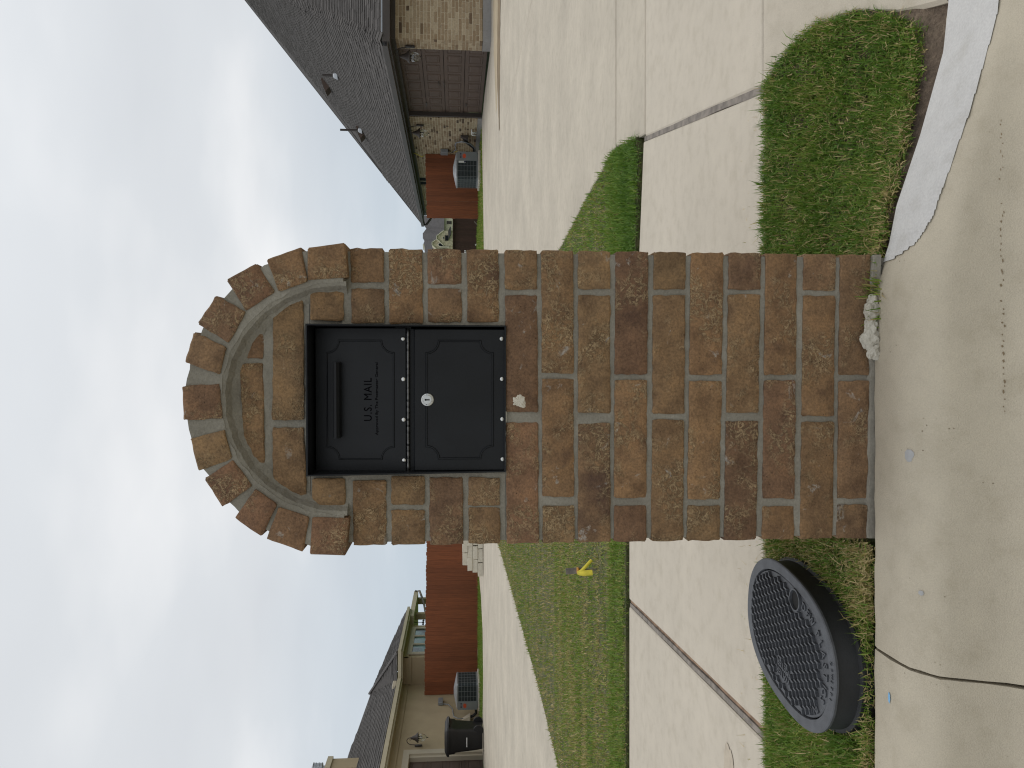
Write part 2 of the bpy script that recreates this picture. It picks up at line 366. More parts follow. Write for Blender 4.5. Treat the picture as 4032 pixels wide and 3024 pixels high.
M['hbrick'] = tint_mat('house_brick', hb, 0.9, False, 30); M['hbrick_o'] = tint_mat('house_brick_single', hb, 0.9, True, 30)
M['hmortar'] = simple('cream_house_mortar', (0.52, 0.45, 0.33), 0.95, 0, 0.08, 5)
def picket_mat(name, c):
    m, N, L, P = mat(name); oi = N.new('ShaderNodeObjectInfo'); v = coords(N, L, 'Object', (14, 14, 0.8), True)
    n = noise(N, L, v, 3, 6, 0.65, 0.5); r = ramp(N, L, n.outputs[0], [(0.3, tuple(x * 0.7 for x in c)), (0.7, tuple(x * 1.25 for x in c))])
    s = ramp(N, L, oi.outputs['Random'], [(0.0, 0.82), (1.0, 1.14)])
    L.new(mixc(N, L, 1.0, r.outputs[0], s.outputs[0], 'MULTIPLY'), P.inputs['Base Color']); P.inputs['Roughness'].default_value = 0.75; return m
M['cedar'] = picket_mat('red_cedar_stain', (0.20, 0.058, 0.019)); M['darkfence'] = picket_mat('dark_brown_stain', (0.060, 0.028, 0.020))

# ---------------------------------------------------------------- terrain heights
def sst(a, b, x):
    t = min(1, max(0, (x - a) / (b - a))); return t * t * (3 - 2 * t)
CT = [(-9, 0.0), (0.20, 0.0), (0.307, -0.035), (0.39, -0.052), (0.547, -0.107), (0.73, -0.160), (0.84, -0.172), (9, -0.172)]
def curb_top(x): return float(np.interp(x, [c[0] for c in CT], [c[1] for c in CT]))
def gz(x, y):
    if y < 2.25: return curb_top(x) * (1 - sst(1.63, 2.25, y))
    if y < 8: return 0.0
    if y < 21: return 0.13 * (y - 8) / 13
    if y < 28: return 0.13
    if y < 46: return 0.13 - 0.55 * (y - 28) / 18
    return -0.42 - 1.8 * min(1, (y - 46) / 70)

# ================================================================ THE SETTING
# ground: one big sheet under everything, cut at the back of the curb
b = MB()
xs = [-260, -120, -60, -30, -14, -8, -4, -2, -1, -0.4, 0, 0.2, 0.4, 0.6, 0.8, 1, 1.5, 2, 4, 8, 14, 30, 60, 120, 260]
ys = [1.64, 1.75, 1.9, 2.05, 2.25, 2.6, 3.2, 4, 5, 6.5, 8, 10, 13, 17, 21, 24, 28, 34, 40, 46, 60, 80, 116, 180, 300, 600]
vs = [(x, y, gz(x, y) - 0.05) for y in ys for x in xs]
nx = len(xs); b.add(vs, [(j * nx + i, j * nx + i + 1, (j + 1) * nx + i + 1, (j + 1) * nx + i) for j in range(len(ys) - 1) for i in range(nx - 1)])
tag(b.build('ground', M['field'], smooth=True), kind='structure')
b = MB(); b.box(-260, 260, -60, 0.93, -0.40, -0.215)
tag(b.build('street', concrete('street_concrete', (0.43, 0.40, 0.32), stain=1)), kind='structure')

# curb: sections with a joint between them, each swept along its profile and ramping down to the driveway
def curb_profile(x):
    t = curb_top(x); gut = -0.186
    P = [(1.633, -0.30), (1.633, -0.012), (1.628, -0.002), (1.615, 0.0), (1.56, 0.002), (1.525, 0.0015), (1.50, -0.004), (1.478, -0.014), (1.462, -0.024), (1.449, -0.034), (1.440, -0.050), (1.432, -0.072), (1.420, -0.105), (1.406, -0.138), (1.390, -0.162), (1.370, -0.178), (1.34, -0.187), (1.25, -0.197), (0.93, -0.212), (0.93, -0.45)]
    out = []
    for y, z in P:
        if -0.2 < z and y > 1.3:
            k = (z - gut) / (-gut) if z > gut else 0
            zz = gut + k * (t - gut) if z > gut else z
        else: zz = z
        if z <= -0.29: zz = z
        out.append((x, y, zz))
    return out
cu = obj('curb', None); tag(cu, kind='structure')
def curb_section(x0, x1, n, ends=True):
    b = MB(); xs = np.linspace(x0, x1, n); rows = [curb_profile(x) for x in xs]; m = len(rows[0])
    wob = lambda x, y: 0.0009 * math.sin(31 * x + 17 * y) + 0.0007 * math.sin(83 * x - 40 * y)
    q_ = random.Random(int(x0 * 50) + 3); rows[0] = [(x + q_.uniform(0, .0022), y, z) for x, y, z in rows[0]]; rows[-1] = [(x - q_.uniform(0, .0022), y, z) for x, y, z in rows[-1]]
    vs = [(x, y, z + (wob(x, y) if y > 1.3 and z > -0.25 else 0)) for r in rows for x, y, z in r]
    fs = [(i * m + j, i * m + j + 1, (i + 1) * m + j + 1, (i + 1) * m + j) for i in range(n - 1) for j in range(m - 1)]
    fs += [tuple(range(m)), tuple(range((n - 1) * m, n * m))[::-1]]
    b.add(vs, fs)
    # ease the ends of the section into the joint
    o = b.build('curb_section', M['curb'], cu, smooth=True); smooth_by_angle(o, 40)
    return o
curb_section(-3.6, -0.5760, 60); curb_section(-0.5718, 2.6, 130); curb_section(2.609, 6.5, 30); curb_section(-6.6, -3.609, 20)
b = MB(); b.box(-0.5775, -0.5710, 1.0, 1.60, -0.35, -0.20)
# broken lips of the joint
tag(b.build('joint_filler', M['soil'], cu), kind='stuff')

# painted white top of the ramping curb: a sheet that follows the concrete 2 mm above it
def curb_z(x, y):
    P = curb_profile(x)[1:-1]; ysd = [-p[1] for p in P]; return float(np.interp(-y, ysd, [p[2] for p in P]))
outer = [(0.262, 1.60), (0.270, 1.560), (0.285, 1.520), (0.33, 1.492), (0.40, 1.480), (0.50, 1.476), (0.60, 1.470), (0.75, 1.464), (0.95, 1.462), (1.6, 1.462)]
b = MB(); cell = 0.0024; idx = {}
fs = []
for i in range(int((1.55 - 0.26) / 0.006)):
    x = 0.26 + i * 0.006; yo = float(np.interp(x, [p[0] for p in outer], [p[1] for p in outer])) + 0.0008 * math.sin(x * 90) * math.sin(x * 37) if x >= 0.262 else 9
    for j in range(int(0.168 / cell)):
        y = 1.628 - j * cell
        if y < yo: continue
        q = []
        for (a, c) in ((i, j), (i + 1, j), (i + 1, j + 1), (i, j + 1)):
            if (a, c) not in idx:
                xx, yy = 0.26 + a * 0.006, 1.628 - c * cell
                idx[(a, c)] = len(b.v); b.v.append((xx, yy, curb_z(xx, yy) + 0.0026))
            q.append(idx[(a, c)])
        b.f.append(tuple(q))
cp = b.build('curb_paint', M['paint'], cu, smooth=True); cp['label'] = 'white paint on the top of the curb where it ramps down'
# small marks on the curb
def blob(name, m, x, y, rx, ry, parent=None, zf=None, h=0.0022, n=18, seed=1):
    rr = random.Random(seed); b = MB(); zf = zf or curb_z
    ring = [(x + rx * math.cos(t) * rr.uniform(0.75, 1.1), y + ry * math.sin(t) * rr.uniform(0.75, 1.1)) for t in [2 * math.pi * k / n for k in range(n)]]
    vs = [(x, y, zf(x, y) + h)] + [(px, py, zf(px, py) + h * 0.75) for px, py in ring]
    b.add(vs, [(0, 1 + k, 1 + (k + 1) % n) for k in range(n)]); return b.build(name, m, parent)
g_ = G(3588, 1795, 0.0); blob('grey_patch', M['putty'], g_.x, 1.502, 0.014, 0.011, cu, seed=3)
g_ = G(3507, 2748, 0.0); blob('blue_paint_mark', M['bluepaint'], g_.x, g_.y, 0.012, 0.0045, cu, seed=5)
g_ = G(3620, 2330, -0.015); blob('grey_patch', M['putty'], g_.x, 1.478, 0.006, 0.005, cu, seed=8)

# concrete slabs
def slab(name, poly, m, parent, top=0.0, th=0.12, zf=gz, edge=0.006, seg=0):
    """poly: ground outline; sides rounded by a small chamfer"""
    n = len(poly); cx = sum(p[0] for p in poly) / n; cy = sum(p[1] for p in poly) / n
    A = []
    for i in range(n):                                   # subdivide long edges so that the slab follows the ground
        p, q = poly[i], poly[(i + 1) % n]; k = max(1, int(seg and math.hypot(p[0] - q[0], p[1] - q[1]) / seg) + (0 if seg else 1))
        for t in range(k): A.append((p[0] + (q[0] - p[0]) * t / k, p[1] + (q[1] - p[1]) * t / k))
    n = len(A)
    # inset by edge
    area = sum(A[i][0] * A[(i + 1) % n][1] - A[(i + 1) % n][0] * A[i][1] for i in range(n)); sg = 1 if area > 0 else -1
    I = []
    for i in range(n):
        p, a, c = Vector(A[i]), Vector(A[i - 1]), Vector(A[(i + 1) % n]); d1 = (p - a).normalized(); d2 = (c - p).normalized()
        nn = Vector((-d1.y - d2.y, d1.x + d2.x)); nn = nn.normalized() if nn.length > 1e-6 else Vector((-d1.y, d1.x))
        k = max(0.35, abs(nn.dot(Vector((-d2.y, d2.x))))); I.append(tuple(p + nn * sg * edge / k))
    b = MB()
    top_i = [(x, y, zf(x, y) + top) for x, y in I]; top_o = [(x, y, zf(x, y) + top - edge * 0.8) for x, y in A]; bot = [(x, y, zf(x, y) + top - th) for x, y in A]
    b.add(top_i + top_o + bot, [tuple(range(n))] + [(i, (i + 1) % n, n + (i + 1) % n, n + i) for i in range(n)] + [(n + i, n + (i + 1) % n, 2 * n + (i + 1) % n, 2 * n + i) for i in range(n)])
    o = b.build(name, m, parent)
    return o
def lerp(a, b, t): return a + (b - a) * t
far_l = lambda x: 4.02 if x < -0.6 else 4.02 + (x + 0.6) * -0.175   # far edge of the sidewalk
near_e = lambda x: 2.235 + 0.0 * x
sw = tag(obj('sidewalk', None), kind='structure')
JL = lambda y: -1.047 - (y - 2.32) * 0.062                          # joint left of the pillar
JR = lambda y: 0.868 + (y - 2.2) * 0.214                            # timber strip right of the pillar
slab('slab', [(JL(2.235) + .02, 2.235), (JR(2.235) - .012, 2.235), (JR(3.70) - .012, far_l(1.18)), (0.2, far_l(0.2)), (-0.6, 4.02), (JL(4.02) + .02, 4.02)], M['walk'], sw)
slab('slab', [(-3.3, 2.235), (JL(2.235) - .02, 2.235), (JL(4.02) - .02, 4.02), (-3.3, 4.02)], M['walk'], sw)
slab('slab', [(-5.6, 2.235), (-3.31, 2.235), (-3.31, 4.02), (-5.6, 4.02)], M['walk'], sw)
def strip(name, a0, a1, w, m, parent, z=0.0, h=0.05, n=10, seed=1):
    rr = random.Random(seed); b = MB(); a0, a1 = Vector(a0), Vector(a1); d = (a1 - a0).normalized(); s = Vector((-d.y, d.x))
    pts = [a0.lerp(a1, i / n) for i in range(n + 1)]
    L_ = [p + s * (w / 2 + rr.uniform(-.002, .002)) for p in pts]; R_ = [p - s * (w / 2 + rr.uniform(-.002, .002)) for p in pts]
    zz = [z + rr.uniform(-.002, .002) for _ in pts]
    vs = [(p.x, p.y, gz(p.x, p.y) + q) for p, q in zip(L_, zz)] + [(p.x, p.y, gz(p.x, p.y) + q) for p, q in zip(R_, zz)] + [(p.x, p.y, -h) for p in L_] + [(p.x, p.y, -h) for p in R_]
    m_ = n + 1; fs = []
    for i in range(n): fs += [(i, i + 1, m_ + i + 1, m_ + i), (i, 2 * m_ + i, 2 * m_ + i + 1, i + 1), (m_ + i, m_ + i + 1, 3 * m_ + i + 1, 3 * m_ + i)]
    return b.add(vs, fs).build(name, m, parent)
strip('expansion_strip', (JR(2.2), 2.2), (JR(3.70), 3.70), 0.023, M['woodgrey'], sw, -0.003, seed=2)
strip('expansion_strip', (JL(2.2) - .006, 2.2), (JL(4.02) - .006, 4.02), 0.018, M['woodgrey'], sw, -0.004, seed=3)
strip('joint_dirt', (JL(2.2) + .012, 2.2), (JL(4.02) + .012, 4.02), 0.016, M['woodrust'], sw, -0.010, seed=4)

dr = tag(obj('right_driveway', None), kind='structure')
g = 0.006
WE = [(1.26, 4.0), (1.355, 4.375), (1.31, 5.3), (1.20, 6.6), (1.13, 9.35), (1.10, 15.0), (1.10, 21.3)]  # lawn edge, near to far
AP = [(0.845, 1.64), (0.885, 1.78), (0.945, 1.90), (0.960, 2.02), (0.925, 2.13), (0.885, 2.235)]            # flare beside the grass
b = MB(); yy = list(np.linspace(1.642, 2.235, 26)); axs = [0, .01, .1, .25, .5, 1, 2, 3, 5]
xe = [float(np.interp(y, [p[1] for p in AP], [p[0] for p in AP])) for y in yy]
b.v = [(x0 + dx, y, gz(x0 + dx, y) - (0.008 if dx == 0 else 0)) for y, x0 in zip(yy, xe) for dx in axs] + [(x0, y, gz(x0, y) - .1) for y, x0 in zip(yy, xe)]
b.f = [(9 * j + i, 9 * j + i + 1, 9 * j + i + 10, 9 * j + i + 9) for j in range(25) for i in range(8)] + [(234 + j, 234 + j + 1, 9 * j + 9, 9 * j) for j in range(25)] + [(8, 7, 6, 5, 4, 3, 2, 1, 0)[::-1] + ()]
b.f = b.f[:-1]
smooth_by_angle(b.build('slab', M['drive'], dr), 30)
slab('slab', [(JR(2.245) + .012, 2.245), (6.0, 2.245), (6.0, 3.62), (JR(3.66) + .012, 3.67)], M['walk'], dr)
slab('slab', [(JR(3.70) + .02, 3.685), (9, 3.635), (9, 4.345), (1.355, 4.355), (1.27, 4.05)], M['drive'], dr)
slab('slab', [(1.355, 4.382), (4.54, 4.372), (4.54, 9.325), (1.13, 9.325), (1.20, 6.6), (1.31, 5.3)], M['drive'], dr, seg=0.8)
slab('slab', [(4.548, 4.372), (12, 4.36), (12, 9.325), (4.548, 9.325)], M['drive'], dr, seg=0.8)
slab('slab', [(1.13, 9.348), (4.54, 9.348), (4.54, 15.2), (1.10, 15.2)], M['drive'], dr, seg=0.8)
slab('slab', [(4.548, 9.348), (12, 9.348), (12, 15.2), (4.548, 15.2)], M['drive'], dr, seg=0.8)
slab('slab', [(1.10, 15.208), (4.54, 15.208), (4.54, 21.9), (3.4, 21.5), (1.10, 20.9)], M['drive'], dr, seg=0.8)
slab('slab', [(4.548, 15.208), (12, 15.208), (12, 17.74), (7.87, 17.74), (7.87, 23.35), (4.548, 21.9)], M['drive'], dr, seg=0.8)
dl = tag(obj('left_driveway', None), kind='structure')
LE = [(-3.42, 4.04), (-3.41, 6.87), (-3.33, 8.4), (-3.28, 10.1), (-3.22, 12.2), (-3.16, 15.6), (-3.1, 21.6)]
slab('slab', [(-9.5, 4.04), LE[0], LE[1], LE[2], (-3.28, 10.06), (-9.5, 10.06)], M['drive'], dl, seg=0.9)
slab('slab', [(-10.78, 10.07), (-3.28, 10.07), LE[4], (-3.16, 15.9), (-10.78, 15.9)], M['drive'], dl, seg=0.9)
slab('slab', [(-10.78, 15.91), (-3.16, 15.91), (-3.12, 18.9), (-10.78, 18.9)], M['drive'], dl, seg=0.9)
slab('slab', [(-10.78, 18.91), (-3.12, 18.91), (-2.5, 21.0), (-2.5, 26.6), (-6.4, 26.6), (-6.6, 24.2), (-7.2, 22.6), (-8.4, 22.2), (-10.78, 22.9)], M['drive'], dl, seg=0.9)
# dried mud washed over the driveway
def mud(name, pts, m, parent, h=0.004):
    b = MB(); up = [(x, y, gz(x, y) + h) for x, y in pts]; b.poly(up); return tag(b.build(name, m, parent), kind='stuff')
M['mud'] = simple('dried_mud', (0.22, 0.165, 0.10), 0.95, 0, 0.25, 3)
M['mud2'] = simple('pale_mud_film', (0.42, 0.345, 0.235), 0.95, 0, 0.15, 2)
rr = random.Random(4)
up_, dn_ = [], []
for i in range(40):
    x = 4.9 + i * 0.12; w = 0.34 * sst(4.9, 6.4, x) + 0.10; c_ = 14.9 + 0.18 * math.sin(x * 1.3) + 0.05 * (x - 5)
    up_.append((x, c_ + w * 1.0 * rr.uniform(.8, 1.1))); dn_.append((x, c_ - w * rr.uniform(.8, 1.1)))
mud('dried_mud', up_ + dn_[::-1], M['mud'], dr, 0.006)
up_, dn_ = [], []
for i in range(40):
    x = 5.6 + i * 0.12; w = 0.9 * sst(5.6, 7.8, x) + 0.05
    up_.append((x, 16.0 + w * rr.uniform(.9, 1.1))); dn_.append((x, 15.7 - 0.35 * w))
mud('mud_film', up_ + dn_[::-1], M['mud2'], dr, 0.003)
g_ = G(2870, 2960); blob('dirt_patch', simple('faint_stain', (0.45, 0.39, 0.305), 0.95, 0, 0.12, 30), g_.x - .05, g_.y, 0.075, 0.05, sw, gz, 0.003, 22, 5)

# ================================================================ GRASS (stuff)
def vgz(X, Y):
    t = np.clip((Y - 1.63) / 0.62, 0, 1); s = t * t * (3 - 2 * t)
    c = np.interp(X, [q[0] for q in CT], [q[1] for q in CT])
    far = np.interp(Y, [0, 8, 21, 28, 46, 116], [0, 0, .13, .13, -.42, -2.22])
    return np.where(Y < 2.25, c * (1 - s), far)
def inside(px, py, poly):
    r = np.zeros(len(px), bool); n = len(poly)
    for i in range(n):
        x1, y1 = poly[i]; x2, y2 = poly[(i + 1) % n]
        c = ((y1 > py) != (y2 > py)) & (px < (x2 - x1) * (py - y1) / (y2 - y1 + 1e-12) + x1); r ^= c
    return r
_ph = RNG.uniform(0, 6.28, (40,)); _dr = RNG.normal(0, 1, (40, 2))
def fbm(x, y, s, k=12):
    v = np.zeros(len(x)); a = 0
    for i in range(k):
        w = 1.0 / (1 + i * 0.35); v += w * np.sin(s * (1 + i * 0.45) * (x * _dr[i, 0] + y * _dr[i, 1]) + _ph[i]); a += w
    return v / a
def blades(name, poly, count, h, w, tintf, lift=0.0, lean=0.8, parts=2, z0=None, hvar=0.45, excl=None, label=None, up=0.0):
    xs_, ys_ = [p[0] for p in poly], [p[1] for p in poly]; need = count; X = np.zeros(0); Y = np.zeros(0)
    bx = (max(xs_) - min(xs_)) * (max(ys_) - min(ys_))
    ar = abs(sum(poly[i][0] * poly[(i + 1) % len(poly)][1] - poly[(i + 1) % len(poly)][0] * poly[i][1] for i in range(len(poly)))) / 2
    n = int(count * bx / ar); X = RNG.uniform(min(xs_), max(xs_), n); Y = RNG.uniform(min(ys_), max(ys_), n)
    k = inside(X, Y, poly)
    if excl is not None: k &= ~excl(X, Y)
    k &= RNG.uniform(0, 1, len(X)) < (0.95 + 1.6 * fbm(X + 9, Y + 4, 14)).clip(0.3, 1.0)
    X, Y = X[k], Y[k]; n = len(X); X = X + RNG.normal(0, h * 0.28, n); Y = np.maximum(Y + RNG.normal(0, h * 0.28, n), 1.645 if min(ys_) > 1.64 else 1.60)
    # blades grow in tufts: pull each towards a neighbouring tuft centre
    Z = vgz(X, Y) + lift if z0 is None else z0(X, Y)
    Z = Z + up * RNG.uniform(0, 1, n) * (RNG.uniform(0, 1, n) < 0.75)
    H = h * (1 + hvar * RNG.normal(0, 1, n)).clip(0.35, 2.2) * (1 + 0.55 * fbm(X, Y, 11)); A = RNG.uniform(0, 2 * math.pi, n)
    le = np.abs(RNG.normal(0, lean, n)).clip(0.05, 1.9); ca, sa = np.cos(A), np.sin(A)
    wx, wy = -sa * w * 0.5, ca * w * 0.5; wv = RNG.uniform(0.6, 1.3, n)
    wx *= wv; wy *= wv
    bend = RNG.uniform(0.2, 0.9, n) * le
    th1 = le * 0.75; th2 = le * 0.75 + bend * 0.7
    m1x, m1z = np.sin(th1) * H * 0.55, np.cos(th1) * H * 0.55
    tx, tz = m1x + np.sin(th2) * H * 0.5, m1z + np.cos(th2) * H * 0.5
    if parts == 2:
        V = np.stack([np.stack([X + wx, Y + wy, Z], 1), np.stack([X - wx, Y - wy, Z], 1),
                      np.stack([X + ca * m1x + wx * .8, Y + sa * m1x + wy * .8, Z + m1z], 1), np.stack([X + ca * m1x - wx * .8, Y + sa * m1x - wy * .8, Z + m1z], 1),
                      np.stack([X + ca * tx, Y + sa * tx, Z + tz], 1)], 1)
        nv = 5; tri = np.array([0, 1, 3, 0, 3, 2, 2, 3, 4])
    else:
        V = np.stack([np.stack([X + wx, Y + wy, Z], 1), np.stack([X - wx, Y - wy, Z], 1), np.stack([X + ca * tx, Y + sa * tx, Z + tz], 1)], 1)
        nv = 3; tri = np.array([0, 1, 2])
    F = (tri[None, :] + (np.arange(n) * nv)[:, None]).ravel(); nf = len(F) // 3
    me = bpy.data.meshes.new(name); me.vertices.add(n * nv); me.vertices.foreach_set('co', V.reshape(-1).astype(np.float32))
    me.loops.add(len(F)); me.loops.foreach_set('vertex_index', F.astype(np.int32)); me.polygons.add(nf)
    me.polygons.foreach_set('loop_start', np.arange(0, len(F), 3, dtype=np.int32)); me.polygons.foreach_set('loop_total', np.full(nf, 3, np.int32))
    me.update(calc_edges=True)
    t = np.clip(tintf(X, Y, n), 0, 1).astype(np.float32); a = me.attributes.new('tint', 'FLOAT', 'POINT')
    tv = np.repeat(t, nv); tv = tv.reshape(n, nv); tv[:, :2] = np.clip(tv[:, :2] + 0.25, 0, 1); a.data.foreach_set('value', tv.ravel())
    me.materials.append(M['grass']); o = obj(name, me); tag(o, label, None, None, 'stuff'); return o
def t_park(dry=0.0, edge=None):
    def f(X, Y, n):
        t = 0.27 + 0.18 * RNG.normal(0, 1, n) + 0.42 * fbm(X, Y, 10) + dry
        d = RNG.uniform(0, 1, n) < (0.10 + 0.5 * np.clip(fbm(X + 3, Y, 6) - 0.15, 0, 1) + dry)
        t = np.where(d, RNG.uniform(0.72, 1.0, n), np.clip(t, 0, 0.68))
        if edge is not None:
            k = edge(X, Y) * RNG.uniform(0, 1, n) > 0.5; t = np.where(k, RNG.uniform(0.7, 1.0, n), t)
        return t
    return f
PR = [(0.31, 1.648), (0.40, 1.658), (0.55, 1.678), (0.70, 1.70), (0.815, 1.715), (0.885, 1.79), (0.945, 1.90), (0.965, 2.02), (0.93, 2.13), (0.885, 2.225), (0.5, 2.225), (0.28, 2.225), (0.28, 1.65)]
blades('parkway_grass', PR, 75000, 0.019, 0.0026, t_park(0.03, lambda X, Y: np.clip(1 - (Y - 1.67) / 0.11, 0, 1) * 0.9), lift=-0.006, up=0.020, lean=2.2, label='thick green turf with straw-coloured blades between pillar, sidewalk and white curb')
blades('parkway_grass', PR, 4000, 0.036, 0.0036, t_park(0.0), lift=-0.006, lean=1.4, label='longer bright blades standing out of the turf right of the pillar')
# soil bed shown between turf and curb
b = MB(); P_ = [(0.275, 1.636), (0.845, 1.636), (0.872, 1.80), (0.93, 1.90), (0.957, 2.04), (0.90, 2.17), (0.88, 2.232), (0.275, 2.232)]
import itertools
gx = np.linspace(0.275, 0.97, 24); gy = np.linspace(1.636, 2.232, 20)
def bedz(x, y):
    e = min((y - 1.636), 0.12) / 0.12
    return gz(x, y) - 0.016 + 0.012 * sst(0.25, 0.9, e) + 0.003 * math.sin(60 * x) * math.sin(47 * y)
vs = [(x if y > 0 else x, y, bedz(x, y)) for y in gy for x in gx]
fs = [(j * 24 + i, j * 24 + i + 1, (j + 1) * 24 + i + 1, (j + 1) * 24 + i) for j in range(19) for i in range(23)]
b.add(vs, fs); tag(b.build('soil_bed', M['soil'], smooth=True), kind='structure')
# turf left of the pillar, round the meter box
BC, BA, BB, BT = Vector((-0.651, 1.921)), 0.178, 0.262, R(10)          # meter box centre, half sizes, turn
def in_box(X, Y, k=1.04, p=2.5):
    dx, dy = X - BC.x, Y - BC.y; q0 = dx * math.cos(BT) - dy * math.sin(BT); q1 = dx * math.sin(BT) + dy * math.cos(BT)
    return (np.abs(q0) / (BA * k)) ** p + (np.abs(q1) / (BB * k)) ** p < 1
def in_pit(X, Y): return in_box(X, Y, 1.03) | ((X > -0.84) & (X < -0.60) & (Y < 1.72) & (Y > 1.668) & (RNG.uniform(0, 1, len(X)) < 0.8))
PLF = [(-1.75, 1.645), (-0.36, 1.645), (-0.36, 2.215), (-1.75, 2.215)]
blades('parkway_grass', PLF, 120000, 0.018, 0.0026, t_park(0.0, lambda X, Y: np.clip(1 - (Y - 1.64) / 0.12, 0, 1) * 0.8 + 0.75 * (X > -0.52)), lift=-0.010, up=0.018, lean=2.2, excl=in_pit, label='turf with dry straw left of the pillar around the meter box')
def rimband(X, Y): return ~(in_box(X, Y, 1.32) & ~in_box(X, Y, 1.08)) | (Y > 1.80)
blades('parkway_grass', PLF, 26000, 0.045, 0.0028, t_park(0.15), lift=-0.05, lean=1.1, excl=rimband, label='long straggling blades hanging into the hollow in front of the meter box')
PL2 = [(-5.0, 1.645), (-1.75, 1.645), (-1.75, 2.215), (-5.0, 2.215)]
blades('parkway_grass', PL2, 26000, 0.036, 0.006, t_park(0.0), lift=-0.015, parts=1, label='turf strip along the curb further left')
b = MB(); n1_, n2_ = 80, 26; X0, X1 = -6.0, -0.33
def lz(x, y):
    z = -0.028; d = math.hypot((x - BC.x) * 1.0, (y - (BC.y - 0.10)) * 1.0)
    return z - 0.055 * (1 - sst(0.20, 0.34, d))
gx = list(np.linspace(-6, -1.2, 12)) + list(np.linspace(-1.15, -0.33, 50)); gy = np.linspace(1.636, 2.232, 30); k_ = len(gx)
b.add([(x, y, lz(x, y)) for y in gy for x in gx], [(j * k_ + i, j * k_ + i + 1, (j + 1) * k_ + i + 1, (j + 1) * k_ + i) for j in range(29) for i in range(k_ - 1)])
tag(b.build('soil_bed', M['thatch'], smooth=True), kind='structure')

def walk_z(X, Y): return np.full(len(X), 0.001)
blades('grass_clippings', [(-2.6, 2.24), (0.85, 2.24), (0.9, 2.42), (-2.6, 2.42)], 260, 0.016, 0.0022, lambda X, Y, n: RNG.uniform(0.5, 1.0, n), parts=1, z0=walk_z, lean=3.0, label='loose dry clippings scattered on the sidewalk edge')
# chips and pits broken out of the lower curb face
def proj(x, y, z):
    d = Vector((x, y, z)) - CAMP; k = d.dot(FWD); return 2016 - d.dot(UPV) / k * FPX, 1512 - d.x / k * FPX
b = MB(); rr = random.Random(12)
for q in range(46):
    yy0 = 450 + 1200 * (q + rr.uniform(-.4, .4)) / 46; best = None
    if 700 < yy0 < 780 or 1120 < yy0 < 1180: continue
    tgt = 3945 + (yy0 - 1000) * 0.01 + rr.uniform(-6, 8)
    for i in range(160):
        y_ = 1.46 - i * 0.0008; x_ = (1512 - yy0) / FPX * 1.46; p = proj(x_, y_, curb_z(x_, y_))
        if best is None or abs(p[0] - tgt) < best[0]: best = (abs(p[0] - tgt), x_, y_)
    _, x_, y_ = best; w = rr.uniform(.001, .0045); h_ = rr.uniform(.0004, .0010); dz = lambda a: curb_z(x_, a)
    b.poly([(x_ - w, y_ - 0.0009, dz(y_) + .0005), (x_ - w * .3, y_ - h_ - .0009, dz(y_ - h_) + .0006), (x_ + w, y_ - 0.0016, dz(y_) + .0004), (x_ + w * .4, y_ + h_ - .0012, dz(y_ + h_) + .0004)])
tag(b.build('chips', M['mud'], cu), kind='stuff')
# front lawn between the two driveways
LAWN = [(-3.40, 4.05), (-0.6, 4.05), (0.2, 3.91), (1.10, 3.76), (1.235, 3.82), (1.325, 4.38), (1.27, 5.3), (1.17, 6.6), (1.11, 9.35), (1.07, 15), (1.07, 21.3), (-3.05, 21.3), (-3.12, 15.6), (-3.18, 12.2), (-3.24, 10.1), (-3.29, 8.4), (-3.37, 6.87)]
def clipy(poly, y0, y1):
    def half(P, f, g):
        o = []
        for i in range(len(P)):
            a, c = P[i], P[(i + 1) % len(P)]; fa, fc = f(a), f(c)
            if fa >= 0: o.append(a)
            if (fa >= 0) != (fc >= 0): t = fa / (fa - fc); o.append((a[0] + (c[0] - a[0]) * t, a[1] + (c[1] - a[1]) * t))
        return o
    return half(half(poly, lambda p: p[1] - y0, 0), lambda p: y1 - p[1], 0)
b = MB(); lp = [(x, y, gz(x, y) + 0.008) for x, y in LAWN]; 
for ya, yb in zip([3.7, 5, 6.5, 8, 12, 16, 21], [5, 6.5, 8, 12, 16, 21, 22]):
    c_ = clipy(LAWN, ya, yb)
    if len(c_) > 2: b.poly([(x, y, gz(x, y) + 0.010) for x, y in c_])
n_ = len(LAWN)
for i in range(n_):
    a, c = LAWN[i], LAWN[(i + 1) % n_]; b.poly([(a[0], a[1], gz(*a) + 0.0095), (c[0], c[1], gz(*c) + 0.0095), (c[0], c[1], gz(*c) - 0.05), (a[0], a[1], gz(*a) - 0.05)])
tag(b.build('lawn', M['thatch']), kind='structure')
def t_lawn(X, Y, n):
    st = fbm(X * 0.6, Y * 2.2, 2.6); t = 0.58 + 0.16 * RNG.normal(0, 1, n) + 0.28 * st + 0.12 * fbm(X, Y, 9)
    g = np.clip(1 - (Y - 4.0) / 0.55, 0, 1) + (X > 0.4) * 0.6; t = t - 0.28 * g
    k = (np.abs(X - 1.0) < .3) & (Y > 4.1) & (Y < 4.6); return t
blades('lawn_grass', clipy(LAWN, 3.7, 4.5), 80000, 0.028, 0.0048, t_lawn, up=0.02, lean=2.0, label='dark thick grass edge of the front lawn beside the sidewalk')
blades('lawn_grass', clipy(LAWN, 4.5, 7.0), 120000, 0.024, 0.007, t_lawn, up=0.012, lean=2.0, label='patchy yellow green mown lawn behind the sidewalk')
blades('lawn_grass', clipy(LAWN, 7.0, 21.3), 150000, 0.034, 0.015, t_lawn, parts=1, lean=1.2, label='far part of the mown lawn between the driveways')
def t_green(X, Y, n): return 0.42 + 0.12 * RNG.normal(0, 1, n) + 0.15 * fbm(X, Y, 2)
